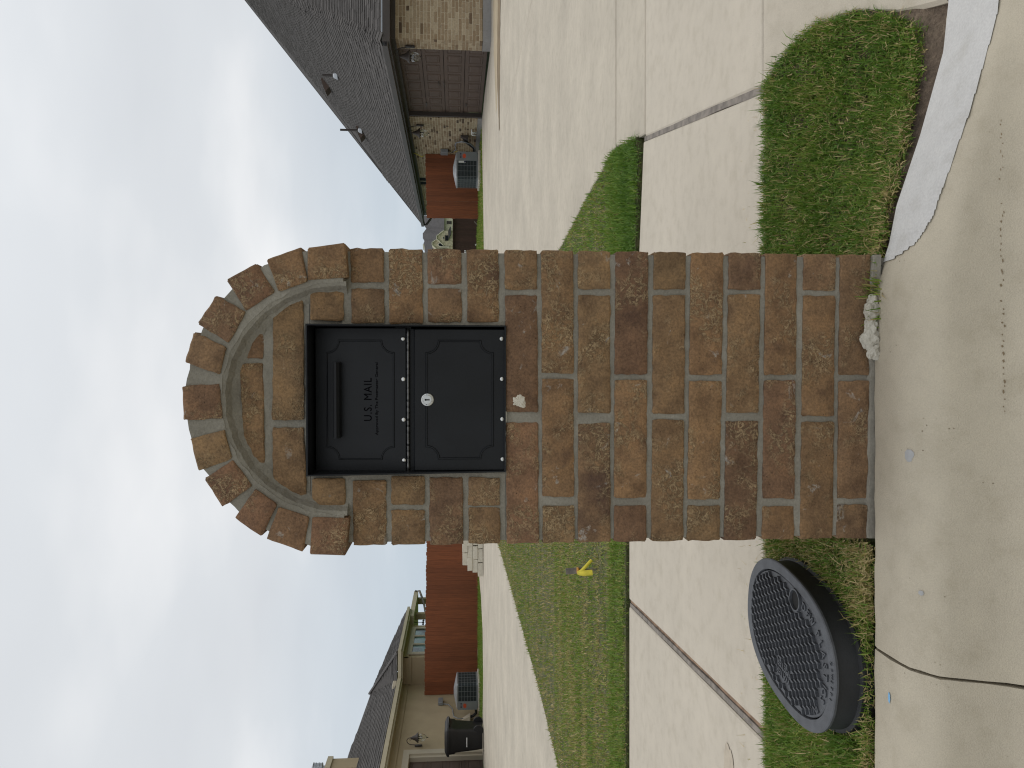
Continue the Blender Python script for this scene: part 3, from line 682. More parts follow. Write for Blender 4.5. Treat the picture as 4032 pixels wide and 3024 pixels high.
SR = [(1.1, 21.35), (3.4, 21.6), (4.54, 22.0), (7.8, 23.45), (7.8, 26.5), (5.9, 27.0), (5.2, 44), (-3, 44), (-2.4, 27.3), (-2.4, 21.4)]
SL = [(-10.7, 23.0), (-8.4, 22.3), (-7.2, 22.7), (-6.7, 24.2), (-6.45, 26.7), (-10.7, 27.0)]
blades('side_yard_grass', SR, 90000, 0.045, 0.03, t_green, lift=-0.02, parts=1, label='bright green grass before the right fence and beyond it')
blades('side_yard_grass', SL, 22000, 0.05, 0.022, t_green, lift=-0.02, parts=1, label='green grass strip before the left fence and cooling unit')

# ================================================================ BRICK MAILBOX PILLAR
YAW = R(1.8); PO = Vector((-0.028, 1.638, 0)); EX = Vector((math.cos(YAW), -math.sin(YAW), 0)); EY = Vector((math.sin(YAW), math.cos(YAW), 0))
def PL(x, y, d=0.0):
    p = PN(x, y, PO - EY * d, EY) - PO; return (p.dot(EX), p.z)
pil = thing('mailbox_pillar', 'brown brick pillar with arched top holding a black mailbox, at the back of the curb', 'pillar', PO, -YAW)
ORIG[pil.name] = Vector((0, 0, 0))                                  # its parts are written in the pillar's own frame
def brick_mesh(q, y0, y1, seed, cell=0.012, rnd=0.0028, rough=0.0011):
    """q: corners (x,z) bl, br, tr, tl of the face; face plane y0 (towards the street), back y1"""
    rr = random.Random(seed); bl, br, tr, tl = [Vector(p) for p in q]
    g_ = 0.0011; cc = (bl + br + tr + tl) / 4; bl, br, tr, tl = [p + Vector((math.copysign(g_, p.x - cc.x), math.copysign(g_, p.y - cc.y))) for p in (bl, br, tr, tl)]
    w = ((br - bl).length + (tr - tl).length) / 2; h = ((tl - bl).length + (tr - br).length) / 2
    nx_, nz_ = max(3, int(w / cell)), max(3, int(h / cell)); us = [0, rnd / w] + [i / nx_ for i in range(1, nx_)] + [1 - rnd / w, 1]; vs_ = [0, rnd / h] + [i / nz_ for i in range(1, nz_)] + [1 - rnd / h, 1]
    ph = [rr.uniform(0, 6.28) for _ in range(8)]; A, B = len(us), len(vs_); V = []
    tilt = (rr.uniform(-.0012, .0012), rr.uniform(-.0012, .0012))
    for j, v in enumerate(vs_):
        for i, u in enumerate(us):
            p = bl * (1 - u) * (1 - v) + br * u * (1 - v) + tr * u * v + tl * (1 - u) * v
            bx, bz = i in (0, A - 1), j in (0, B - 1); dd = 0
            x, z = p.x, p.y
            if bx and bz:
                c = (bl + br + tr + tl) / 4; k = (c - p).normalized() * 0.0016; x += k.x; z += k.y
            if bx or bz:
                dd = 0.0030; x += rr.uniform(-.0012, .0012) * bx * 1.2; z += rr.uniform(-.0010, .0010) * bz * 1.2
            elif i in (1, A - 2) or j in (1, B - 2): dd = 0.0007 + rr.uniform(0, 0.0012)
            dd += rough * (math.sin(38 * x + ph[0]) * math.sin(51 * z + ph[1]) + 0.6 * math.sin(97 * x + 60 * z + ph[2])) + tilt[0] * (u - .5) * 2 + tilt[1] * (v - .5) * 2
            if not (bx or bz): dd += rr.uniform(-.0005, .0005)
            V.append((x, y0 + dd, z))
    F = [(j * A + i, j * A + i + 1, (j + 1) * A + i + 1, (j + 1) * A + i) for j in range(B - 1) for i in range(A - 1)]
    ring = [i for i in range(A)] + [j * A + A - 1 for j in range(1, B)] + [(B - 1) * A + i for i in range(A - 2, -1, -1)] + [j * A for j in range(B - 2, 0, -1)]
    n0 = len(V); V += [(V[k][0], y1, V[k][2]) for k in ring]; m_ = len(ring)
    F += [(ring[k], n0 + k, n0 + (k + 1) % m_, ring[(k + 1) % m_]) for k in range(m_)] + [tuple(n0 + k for k in range(m_))]
    me = bpy.data.meshes.new('brick'); me.from_pydata(V, [], F); me.materials.append(M['brick']); me.update()
    me.shade_smooth()
    try: me.set_sharp_from_angle(angle=R(24))
    except Exception: pass
    return me
BASE = (0.205, 0.125, 0.063)
BC_RR = random.Random(21)
def bcol(o, tone=None):
    k = BC_RR.uniform(0.9, 1.1); w = BC_RR.uniform(-0.04, 0.04); c = BASE
    if tone == 'red': c = (0.198, 0.112, 0.062)
    elif tone == 'dark': c = (0.165, 0.096, 0.054)
    elif tone == 'pale': c = (0.225, 0.136, 0.068)
    elif tone == 'grey': c = (0.20, 0.120, 0.064)
    o.color = (c[0] * k, c[1] * k * (1 + w), c[2] * k * (1 + w), 1)
seed = [100]
def brick(q, y0=0.0, y1=0.09, tone=None, rough=0.0013):
    seed[0] += 1; o = obj('brick', brick_mesh(q, y0, y1, seed[0], rough=rough), pil); bcol(o, tone); return o
DEP = 0.60                                                           # pillar depth
def c2(cx, cy): return 2000 + cx / 1.22875, 900 + cy / 1.22875       # crop readings -> photo pixels
def c1(cx, cy): return 700 + cx / 1.2286, 900 + cy / 1.2286
def rect(cf, x0, x1, y0, y1, d=0.0, sl=0.0):
    """x0..x1 is top..bottom, y0..y1 right..left in the sideways photo"""
    s = lambda y: sl * (y - 820)
    tr, br = PL(*cf(x0 + s(y0), y0), d), PL(*cf(x1 + s(y0), y0), d); tl, bl = PL(*cf(x0 + s(y1), y1), d), PL(*cf(x1 + s(y1), y1), d)
    return [bl, br, tr, tl]
XR, XL = 0.3095, -0.3115                                             # outer faces right / left in the pillar frame
courses = [  # (top, bottom, slope, [(right, left, tone), ...])
    (1605, 1748, -0.012, [(None, 705, 'grey'), (740, 1305, 'grey'), (1340, None, 'grey')]),
    (1428, 1578, -0.012, [(None, 297, 'grey'), (328, 905, None), (938, None, None)]),
    (1243, 1392, -0.012, [(None, 705, None), (738, 1305, 'dark'), (1348, None, None)]),
    (1062, 1213, -0.017, [(None, 292, 'dark'), (320, 888, None), (935, None, 'dark')]),
    (880, 1033, -0.014, [(None, 705, 'pale'), (740, 1308, 'pale'), (1345, None, None)]),
    (703, 853, -0.009, [(None, 292, None), (325, 893, None), (928, None, None)]),
    (520, 672, -0.006, [(None, 703, 'dark'), (735, 1302, 'pale'), (1345, None, 'dark')]),
    (343, 494, 0.000, [(None, 290, None), (325, 890, None), (945, None, 'grey')]),
    (168, 317, 0.004, [(None, 697, 'pale'), (730, 1296, None), (1345, None, None)]),
    (-8, 143, 0.007, [(None, 292, None), (325, 885, 'dark'), (942, None, 'red')]),
]
zr = []
def course(cf, top, bot, sl, cols, odd):
    zs = []
    for a, c, tone in cols:
        q = rect(cf, top, bot, a if a is not None else 133, c if c is not None else 1503, 0, sl)
        if a is None: q[1] = (XR, q[1][1]); q[2] = (XR, q[2][1])
        if c is None: q[0] = (XL, q[0][1]); q[3] = (XL, q[3][1])
        w = q[1][0] - q[0][0]; corner = a is None or c is None
        brick(q, 0.0, 0.236 if (corner and w < 0.14) else 0.088, tone)
        zs += [q[0][1], q[1][1], q[2][1], q[3][1]]
    zr.append((min(zs[0], zs[1]), max(zs[2], zs[3]), odd))
for i, (t, b_, sl, cols) in enumerate(courses): course(c2, t, b_, sl, cols, i % 2)
# beside the mailbox
up = [
    (1405, 1553, 0.006, [(None, 452, None), (1208, 1340, 'grey'), (1355, None, None)], 0),
    (1216, 1374, 0.008, [(None, 265, 'red'), (292, 450, 'grey'), (1207, None, 'dark')], 1),
    (1030, 1186, 0.010, [(None, 458, 'pale'), (1202, 1334, None), (1365, None, None)], 0),
    (845, 1000, 0.010, [(None, 258, None), (293, 455, 'grey'), (1222, None, None)], 1),
]
for t, b_, sl, cols, odd in up: course(c1, t, b_, sl, cols, odd)
brick(rect(c1, 646, 803, 282, 443, 0, 0.01), 0, 0.09, None); brick(rect(c1, 648, 803, 1212, 1365, 0, 0.01), 0, 0.09, 'pale')
# tympanum under the arch
brick([PL(*c1(605, 925)), PL(*c1(602, 338)), PL(*c1(462, 372)), PL(*c1(455, 925))], 0.004, 0.09, 'pale', 0.0022)
brick([PL(*c1(618, 1328)), PL(*c1(605, 968)), PL(*c1(455, 968)), PL(*c1(462, 1240))], 0.004, 0.09, None)
brick([PL(*c1(415, 1200)), PL(*c1(405, 652)), PL(*c1(296, 655)), PL(*c1(318, 1085))], 0.006, 0.09, 'pale', 0.002)
brick([PL(*c1(405, 628)), PL(*c1(408, 462)), PL(*c1(380, 470)), PL(*c1(325, 625))], 0.006, 0.09, 'grey')
# arch ring: each brick outer-start, outer-end, inner-end, inner-start
RD = 0.026
ring = [((630, 95), (805, 70), (818, 232), (630, 245), None), ((430, 152), (592, 92), (625, 252), (490, 302), None), ((237, 250), (377, 170), (465, 303), (330, 395), 'red'),
        ((95, 455), (187, 328), (325, 405), (240, 553), 'red'), ((35, 645), (76, 502), (230, 575), (200, 703), 'grey'), ((22, 765), (30, 925), (210, 915), (195, 755), 'dark'),
        ((60, 1020), (102, 1170), (260, 1110), (220, 977), None), ((128, 1215), (217, 1345), (355, 1245), (263, 1125), 'red'), ((275, 1400), (402, 1490), (477, 1335), (375, 1264), 'red'),
        ((430, 1500), (602, 1563), (632, 1400), (490, 1350), 'grey'), ((640, 1575), (808, 1580), (825, 1405), (652, 1400), 'red')]
for a, c, d_, e_, tone in ring:
    q = [PL(*c1(*p), RD) for p in (a, c, d_, e_)]
    ar = sum(q[i][0] * q[(i + 1) % 4][1] - q[(i + 1) % 4][0] * q[i][1] for i in range(4))
    if ar < 0: q = q[::-1]
    o = brick(q, -RD, 0.17, tone)
    for k in (1, 2):
        o2 = o.copy(); COL.objects.link(o2); o2.location.y = 0.206 * k; bcol(o2, tone)
# ring corner arithmetic for the mortar
Cx, Cz = PL(*c1(785, 825), RD); Ro = abs(PL(*c1(785, 75), RD)[0] - Cx) ; 
Ro = (PL(*c1(26, 840), RD)[1] - Cz) * 0.5 + Ro * 0.5; Ri = Ro * 0.752
ZS = Cz                                                              # springing height
mb_ = MB(); e_ = 0.0055
# the pillar core leaves a niche for the mailbox
DT, DBt = 0.040, 0.004                                                # how far the mailbox lip stands out at the top / bottom
def c8(cx, cy): return 1150 + cx / 2.4578, 1250 + cy / 2.4578
tr, tl = PL(*c8(122, 58), DT), PL(*c8(143, 1546), DT); br, bl = PL(*c8(2066, 78), DBt), PL(*c8(2073, 1492), DBt)
xr_, xl_ = (tr[0] + br[0]) / 2, (tl[0] + bl[0]) / 2; zt_, zb_ = (tr[1] + tl[1]) / 2, (br[1] + bl[1]) / 2
mb_.box(XL + e_, XR - e_, e_, DEP - e_, -0.06, zb_ - 0.0005)
n_ = 40; NB = 0.32; RH = Ri + 0.03
mb_.box(XL + e_, XR - e_, NB, DEP - e_, zb_, ZS)
mb_.box(XL + e_, xl_ - .0005, e_, NB - .0005, zb_, ZS); mb_.box(xr_ + .0005, XR - e_, e_, NB - .0005, zb_, ZS)
def arcp(t, y): return (Cx + RH * math.cos(t), y, ZS + 0.0005 + RH * math.sin(t))
tz = math.asin((zt_ - ZS) / RH); top = [arcp(tz + (math.pi - 2 * tz) * k / n_, 0.011) for k in range(n_ + 1)]
mb_.prism([(x, y, z + .0006) for x, y, z in top], (0, NB - 0.0115, 0))
mb_.prism([(xr_ + .0005, .011, ZS + .0005)] + [arcp(tz * k / 6, 0.011) for k in range(7)] + [(xr_ + .0005, .011, zt_)], (0, NB - .0115, 0))
mb_.prism([(xl_ - .0005, .011, ZS + .0005)] + [arcp(math.pi - tz * k / 6, 0.011) for k in range(7)] + [(xl_ - .0005, .011, zt_)], (0, NB - .0115, 0))
mb_.prism([arcp(math.pi * k / n_, NB) for k in range(n_ + 1)], (0, DEP - 0.03 - NB, 0))
def annulus(r0, r1, y0, y1, a0=0.0, a1=math.pi, n=48):
    vs = []
    for k in range(n + 1):
        t = a0 + (a1 - a0) * k / n; wv = 0.0016 * math.sin(k * 1.7) + 0.001 * math.sin(k * 4.1)
        for r in (r0 - wv, r1 + wv):
            for y in (y0, y1): vs.append((Cx + r * math.cos(t), y, ZS + r * math.sin(t)))
    fs = []
    for k in range(n):
        a = 4 * k; fs += [(a, a + 4, a + 6, a + 2), (a + 1, a + 3, a + 7, a + 5), (a + 2, a + 6, a + 7, a + 3), (a, a + 1, a + 5, a + 4)]
    fs += [(0, 2, 3, 1), (4 * n, 4 * n + 1, 4 * n + 3, 4 * n + 2)]
    mb_.add(vs, fs)
annulus(Ri + 0.003, Ro - 0.005, -RD + 0.006, DEP - 0.01, R(-1.5), R(181.5))
V_ = []; n_ = 64                                                     # smoothed fillet from the ring down to the tympanum
for k in range(n_ + 1):
    t = R(-3) + R(186) * k / n_; wv = 0.0015 * math.sin(k * 1.3) + 0.001 * math.sin(k * 3.1)
    for r_, y_ in ((Ri + 0.005, -RD + 0.0062), (Ri - 0.004 + wv * .5, -RD + 0.010), (Ri - 0.012 + wv, 0.0), (Ri - 0.024 + wv, 0.0085), (Ri - 0.03, 0.0125)): V_.append((Cx + r_ * math.cos(t), y_, ZS + r_ * math.sin(t)))
mb_.add(V_, [(5 * k + j, 5 * k + 5 + j, 5 * k + 6 + j, 5 * k + 1 + j) for k in range(n_) for j in range(4)])
mo = mb_.build('mortar', M['mortar'], pil, local=True)
# foot of mortar along the curb
b = MB(); rr = random.Random(9); n_ = 30; vs = []
for k in range(n_ + 1):
    x = XL + (XR - XL) * k / n_; d = 0.0065 + rr.uniform(-.002, .003); zt = 0.008 + rr.uniform(-.003, .003)
    vs += [(x, 0.006, zt), (x, -d * 0.7, zt * 0.5), (x, -d, -0.012), (x, 0.01, -0.02)]
b.add(vs, [(4 * k + j, 4 * k + 4 + j, 4 * k + 5 + j, 4 * k + 1 + j) for k in range(n_) for j in range(3)])
b.build('mortar_foot', M['mortar'], pil, local=True)
# splash of pale mortar on the brick under the mailbox
sx_, sz_ = PL(*c1(1650, 832)); b = MB(); rr = random.Random(2); V = [(sx_, -0.004, sz_)]
for k in range(26):
    a = 2 * math.pi * k / 26; q = rr.uniform(.7, 1.15); V.append((sx_ + 0.0165 * q * math.cos(a), 0.0008, sz_ + 0.019 * q * math.sin(a)))
for k in range(26):
    a = 2 * math.pi * k / 26; q = rr.uniform(.35, .65); V.append((sx_ + 0.0165 * q * math.cos(a), -0.0035 + rr.uniform(-.0012, .0012), sz_ + 0.019 * q * math.sin(a)))
b.add(V, [(0, 27 + k, 27 + (k + 1) % 26) for k in range(26)] + [(27 + k, 1 + k, 1 + (k + 1) % 26, 27 + (k + 1) % 26) for k in range(26)]); b.build('mortar_splash', M['limestone'], pil, local=True)
# side and back bricks (shared meshes)
sm = [brick_mesh([(-L_ / 2, -0.036), (L_ / 2, -0.036), (L_ / 2, 0.036), (-L_ / 2, 0.036)], 0.0, 0.085, 900 + k, cell=0.03) for k, L_ in enumerate((0.236, 0.236, 0.088))]
def sidebrick(me, x, y, z, rot, tone=None):
    o = obj('brick', me, pil, (x, y, z), (0, 0, rot)); bcol(o, BC_RR.choice([None, None, 'grey', 'red', 'dark', 'pale']))
for z0, z1, odd in zr:
    zc = (z0 + z1) / 2
    for s, X, rot in ((1, XR, R(90)), (-1, XL, R(-90))):
        first = 0.236 if ((odd == 1) == (s == 1)) else 0.088          # depth already filled by the front corner brick
        y = first + 0.012
        while y < DEP - 0.1:
            L_ = 0.236; yc = y + L_ / 2
            if y + L_ > DEP - 0.005: break
            sidebrick(sm[(seed[0] + int(y * 10)) % 2], X, yc, zc, rot); y += L_ + 0.012
        if DEP - y > 0.06: sidebrick(sm[2], X, y + 0.044, zc, rot)
    xs_ = [-0.185, 0.063, 0.262] if odd else [-0.262, -0.063, 0.185]
    for x in (-0.186, 0.062): sidebrick(sm[0], x + (0.124 if odd else 0), DEP, zc, R(180))
    sidebrick(sm[2], -0.245 if odd else 0.245, DEP, zc, R(180))

# ---------------------------------------------------------------- the steel mailbox set in the pillar
box_ = thing('mailbox', 'black steel locking mailbox with two doors set into the brick pillar', 'mailbox', PO, -YAW); ORIG[box_.name] = Vector((0, 0, 0))
b = MB(); th = 0.0032; DR = 0.012                                     # door plane lies DR behind the brick face
b.prism([(xl_, -DT, zt_ - th), (xl_, 0.30, zt_ - th), (xr_, 0.30, zt_ - th), (xr_, -DT, zt_ - th)], (0, 0, th))
for x in (xl_, xr_ - th): b.prism([(x, -DT, zt_ - th - .0002), (x, 0.30, zt_ - th - .0002), (x, 0.30, zb_ + th + .0002), (x, -DBt, zb_ + th + .0002)], (th, 0, 0))
b.box(xl_, xr_, -DBt, 0.30, zb_, zb_ + th); b.box(xl_ + .001, xr_ - .001, 0.3, 0.303, zb_, zt_)
b.box(xl_ + th, xr_ - th, DR + 0.012, DR + 0.05, zb_ + 0.20, zb_ + 0.235)
b.build('housing', M['black'], box_, local=True)
def door_frame(dy, top, bot, r, l):
    (x1, z1), (x0, z0) = PL(*c8(top, r), -dy), PL(*c8(bot, l), -dy); return x0, x1, z0, z1
def bead(b, x0, x1, z0, z1, y, rc=0.026, w=0.0042, h=0.0022, notch=0.006):
    """raised ornamental moulding with scooped corners"""
    P = []
    def arc(cx, cz, a0, a1):
        for k in range(9):
            t = R(a0 + (a1 - a0) * k / 8); P.append((cx + rc * math.cos(t), cz + rc * math.sin(t)))
    for cx, cz, a0, a1, sx, sz in ((x0, z0, 90, 0, 1, 1), (x1, z0, 180, 90, -1, 1), (x1, z1, 270, 180, -1, -1), (x0, z1, 0, -90, 1, -1)):
        pts = []
        for k in range(9):
            t = R(a0 + (a1 - a0) * k / 8); pts.append((cx + rc * math.cos(t), cz + rc * math.sin(t)))
        a, c = pts[0], pts[-1]
        if abs(a0) in (90, 270) and a0 in (90, 270): P.append((a[0], a[1] + sz * notch)); P.append((a[0] + sx * 0.0, a[1] + sz * notch)); 
        pre = (a[0], a[1] + sz * notch) if a0 in (90, 270) else (a[0] + sx * notch, a[1])
        post = (c[0], c[1] + sz * notch) if a1 in (90, -90) else (c[0] + sx * notch, c[1])
        P.append(pre); P.extend(pts); P.append(post)
    Q = []
    for p in P:
        if not Q or (Vector(p) - Vector(Q[-1])).length > 1e-5: Q.append(p)
    n = len(Q); V = []
    for i in range(n):
        p, a, c = Vector(Q[i]), Vector(Q[i - 1]), Vector(Q[(i + 1) % n]); t = (p - a).normalized() + (c - p).normalized()
        t = t.normalized() if t.length > 1e-6 else (c - p).normalized(); nn = Vector((-t.y, t.x)); k = min(1.6, 1 / max(0.5, abs(nn.dot(Vector((-(c - p).normalized().y, (c - p).normalized().x))))))
        for s, hh in ((-1, 0), (-0.35, h), (0.35, h), (1, 0)):
            V.append((p.x + nn.x * s * w / 2 * k, y - hh, p.y + nn.y * s * w / 2 * k))
    b.add(V, [(4 * i + j, 4 * ((i + 1) % n) + j, 4 * ((i + 1) % n) + j + 1, 4 * i + j + 1) for i in range(n) for j in range(3)])
# upper door
ux0, ux1, uz0, uz1 = door_frame(DR, 203, 1106, 96, 1498)
b = MB(); b.bevbox(ux0, ux1, DR, DR + 0.010, uz0, uz1, 0.0015); ud = b.build('upper_door', M['black'], box_, local=True)
fx0, fx1, fz0, fz1 = door_frame(DR, 322, 985, 222, 1372)
b = MB(); bead(b, fx0, fx1, fz0, fz1, DR + 0.0003); b.build('moulding', M['black'], ud, smooth=False, local=True)
hx0, hx1, hz0, hz1 = door_frame(DR - 0.014, 388, 460, 435, 1172)
b = MB(); hc_ = (hz0 + hz1) / 2; hh = (hz1 - hz0) / 2
prof = [(-0.0, hh), (-0.016, hh * .9), (-0.026, hh * .45), (-0.027, -hh * .35), (-0.020, -hh * 1.0), (0, -hh)]
b.prism([(hx0, DR + y + 0.0005, hc_ + z) for y, z in prof], (hx1 - hx0, 0, 0)); b.build('handle', M['black'], ud, local=True)
def text_mesh(s, size, ext, off=0.0, spacing=1.0):
    cu_ = bpy.data.curves.new('lettering', 'FONT'); cu_.body = s; cu_.size = size; cu_.extrude = ext; cu_.offset = off
    cu_.align_x = 'CENTER'; cu_.align_y = 'BOTTOM_BASELINE'; cu_.space_character = spacing; cu_.resolution_u = 3
    o = bpy.data.objects.new('tmp', cu_); COL.objects.link(o); dg = bpy.context.evaluated_depsgraph_get(); me = bpy.data.meshes.new_from_object(o.evaluated_get(dg))
    bpy.data.objects.remove(o); me.name = 'lettering'; return me
tx0, tx1, tz0, tz1 = door_frame(DR, 688, 766, 586, 1003)
me = text_mesh('U.S. MAIL', 1.0, 0.05, 0.0, 1.12); 
wv = [v.co.x for v in me.vertices]; hv = [v.co.y for v in me.vertices]; kx = (tx1 - tx0) / (max(wv) - min(wv)); kz = (tz1 - tz0) / (max(hv) - min(hv))
me.transform(Matrix.Diagonal((kx, kz, 0.018, 1))); me.materials.append(M['black2']); o = obj('lettering', me, ud, ((tx0 + tx1) / 2 - kx * (max(wv) + min(wv)) / 2, DR - 0.0004, tz0), (R(90), 0, 0))
sx0, sx1, sz0, sz1 = door_frame(DR, 800, 828, 436, 1140)
me = text_mesh('Approved By The Postmaster General', 1.0, 0.05, 0.004); 
wv = [v.co.x for v in me.vertices]; hv = [v.co.y for v in me.vertices]; kx = (sx1 - sx0) / (max(wv) - min(wv)); kz = (sz1 - sz0) / 0.72
me.transform(Matrix.Diagonal((kx, kz, 0.014, 1))); me.materials.append(M['black2']); o = obj('lettering', me, ud, ((sx0 + sx1) / 2 - kx * (max(wv) + min(wv)) / 2, DR - 0.0003, sz0), (R(90), 0, 0))
ud.rotation_euler = (R(-5.0), 0, 0)                                 # the mail door leans back a little on its bottom hinge
ud.location = (0, uz0 * math.sin(R(-5.0)) + DR * (1 - math.cos(R(5))), uz0 * (1 - math.cos(R(5.0))) + DR * math.sin(R(5)))
# hinge between the doors, rivets
hg0, hg1, hgz0, hgz1 = door_frame(DR - 0.002, 1110, 1136, 128, 1478)
hm = MB(); hm.lathe((0, 0, 0), [(0.0032, -0.0098), (0.0036, -0.0092), (0.0036, 0.0092), (0.0032, 0.0098)], 10, 'X'); hme = hm.build('hinge_knuckle', M['hinge'], None, smooth=True, local=True)
hme_d = hme.data; bpy.data.objects.remove(hme)
hinge = MB(); hinge.box(ux0 + 0.002, ux1 - 0.002, DR + 0.006, DR + 0.009, uz0 - 0.016, uz0 - 0.0005); hing = hinge.build('hinge', M['black'], box_, local=True)
n_ = 22
for k in range(n_):
    x = hg0 + (hg1 - hg0) * (k + 0.5) / n_; obj('hinge_knuckle', hme_d, hing, (x, DR + 0.001, (hgz0 + hgz1) / 2))
# lower door
DL = 0.002
lx0, lx1, lz0, lz1 = door_frame(DL, 1180, 2062, 108, 1480)
b = MB(); b.bevbox(lx0, lx1, DL, DL + 0.014, lz0, lz1, 0.002); ld = b.build('lower_door', M['black'], box_, local=True)
fx0, fx1, fz0, fz1 = door_frame(DL, 1300, 1940, 226, 1360)
b = MB(); bead(b, fx0, fx1, fz0, fz1, DL + 0.0003, rc=0.026, w=0.005, h=0.0026); b.build('moulding', M['black'], ld, local=True)
b = MB(); b.tube([(lx0 + .004, DL + .006, lz0 - 0.0015), (lx1 - .004, DL + .006, lz0 - 0.0015)], 0.0028, 8); b.build('bottom_hinge', M['steel'], box_, smooth=True, local=True)
kx_, kz_ = PL(*c8(1310, 796), -DL)
b = MB(); b.lathe((kx_, DL, kz_), [(0.0138, -0.001), (0.0138, 0.0015), (0.0128, 0.003), (0.0112, 0.0034), (0.0108, 0.0022), (0.0098, 0.0022), (0.0096, 0.0052), (0.0086, 0.006), (0.001, 0.006)], 32, 'Y')
lk = b.build('lock', M['steel'], ld, local=True); smooth_by_angle(lk, 30)
b = MB(); b.box(kx_ - 0.0013, kx_ + 0.0013, DL - 0.0063, DL - 0.0055, kz_ - 0.005, kz_ + 0.0045); b.lathe((kx_, DL - 0.0003, kz_ + 0.0035), [(0.0022, 0.005), (0.0022, 0.0062)], 10, 'Y'); b.build('keyhole', M['hole'], ld, local=True)
sc_ = MB(); sc_.lathe((0, 0, 0), [(0.0048, -0.001), (0.0048, 0.0012), (0.0036, 0.0024), (0.0012, 0.0028)], 14, 'Y'); so = sc_.build('screw', M['steel'], None, smooth=True, local=True); scm = so.data; bpy.data.objects.remove(so)
for cx, dd, ys4 in ((1078, DR, (205, 597, 989, 1383)), (2033, DL, (206, 595, 983, 1371))):
    for cy in ys4:
        x, z = PL(*c8(cx + (cy - 800) * 0.008, cy), -dd); obj('screw', scm, ud if dd == DR else ld, (x, dd, z))

# ---------------------------------------------------------------- rock lump and weeds at the pillar's foot
g0, g1 = PY(3430, 1195, 1.615), PY(3430, 1415, 1.615)
import bmesh
bm = bmesh.new(); rr = random.Random(5)
def lump(cx, cy, cz, rx, ry, rz, s):
    t = bmesh.new(); bmesh.ops.create_icosphere(t, subdivisions=3, radius=1); q = random.Random(s); ph = [q.uniform(0, 6) for _ in range(6)]
    for v in t.verts:
        n = v.co.normalized(); k = 1 + 0.16 * math.sin(4 * n.x + ph[0]) * math.sin(5 * n.z + ph[1]) + 0.10 * math.sin(9 * n.y + 7 * n.x + ph[2]) + q.uniform(-.09, .09)
        v.co = Vector((cx + n.x * rx * k, cy + n.y * ry * k, cz + n.z * rz * k))
    me = bpy.data.meshes.new('t'); t.to_mesh(me); t.free(); bm.from_mesh(me)
for cx, z_, rx, rz_, s in ((0.158, 0.012, 0.026, 0.016, 1), (0.125, 0.013, 0.022, 0.013, 2), (0.098, 0.014, 0.024, 0.020, 3), (0.070, 0.008, 0.018, 0.014, 4), (0.182, 0.010, 0.014, 0.010, 5)):
    lump(cx, 1.617, z_, rx, 0.013, rz_, s)
me = bpy.data.meshes.new('rock_chunk'); bm.to_mesh(me); bm.free(); me.materials.append(M['rock'])
tag(obj('rock_chunk', me), 'lumpy white chunk of broken mortar lying between the pillar foot and curb', 'rock')
wp = [(0.135, 1.606), (0.225, 1.606), (0.225, 1.626), (0.135, 1.626)]
def weed_z(X, Y): return np.full(len(X), -0.002)
blades('weed_tuft', wp, 150, 0.030, 0.0032, t_park(0.12), parts=2, z0=weed_z, lean=0.9, label='small green and dry weeds growing round the white chunk at the pillar foot')
blades('weed_tuft', [(0.225, 1.618), (0.34, 1.620), (0.34, 1.634), (0.225, 1.634)], 80, 0.014, 0.0025, t_park(0.2), parts=2, z0=weed_z, lean=0.8, label='dry weeds in the gap between pillar foot and white painted curb')

# ---------------------------------------------------------------- water meter box
wm = thing('water_meter_box', 'oval dark grey plastic water meter box with a basket-weave lid left of the pillar', 'meter box', (BC.x, BC.y, 0.070), -BT); ORIG[wm.name] = Vector((0, 0, 0))
def sup(a, b_, n=72, p=2.35):
    o = []
    for k in range(n):
        t = 2 * math.pi * k / n; c, s = math.cos(t), math.sin(t); r = (abs(c) ** p + abs(s) ** p) ** (-1 / p); o.append((a * c * r, b_ * s * r))
    return o
def loft(rings, close_top=True, close_bot=False):
    b = MB(); n = len(rings[0]); b.v = [p for r in rings for p in r]; 
    b.f = [(j * n + k, j * n + (k + 1) % n, (j + 1) * n + (k + 1) % n, (j + 1) * n + k) for j in range(len(rings) - 1) for k in range(n)]
    if close_top: b.f.append(tuple(range((len(rings) - 1) * n, len(rings) * n)))
    if close_bot: b.f.append(tuple(range(n))[::-1])
    return b
def rg(a, b_, z): return [(x, y, z) for x, y in sup(a, b_)]
b = loft([rg(BA + 0.006, BB + 0.006, -0.30), rg(BA + 0.002, BB + 0.002, -0.062), rg(BA - 0.006, BB - 0.006, -0.058), rg(BA - 0.010, BB - 0.010, -0.009), rg(BA - 0.006, BB - 0.006, -0.0075)], False)
smooth_by_angle(b.build('body', M['plastic_d'], wm, local=True), 30)
iw = 0.026
b = loft([rg(BA - 0.006, BB - 0.006, -0.010), rg(BA, BB, -0.007), rg(BA, BB, -0.002), rg(BA - 0.003, BB - 0.003, 0.0), rg(BA - iw, BB - iw - .004, 0.0), rg(BA - iw - .001, BB - iw - .005, -0.002), rg(BA - iw - .001, BB - iw - .005, -0.02)], False)
rim = b.build('rim', M['plastic'], wm, local=True); smooth_by_angle(rim, 30)
LA, LB = BA - iw - 0.0045, BB - iw - 0.0085
b = loft([rg(LA, LB, -0.02), rg(LA, LB, -0.004), rg(LA - .0012, LB - .0012, -0.003)])
lid = b.build('lid', M['plastic'], wm, local=True); smooth_by_angle(lid, 30)
def inl(x, y, k): return (abs(x) / (LA - k)) ** 2.35 + (abs(y) / (LB - k)) ** 2.35 < 1
def toloc(p): 
    dx, dy = p.x - BC.x, p.y - BC.y; return (dx * math.cos(BT) - dy * math.sin(BT), dx * math.sin(BT) + dy * math.cos(BT))
kh = toloc(G(2930 + 712 / 3.53, 2150 + 750 / 3.53, 0.07))
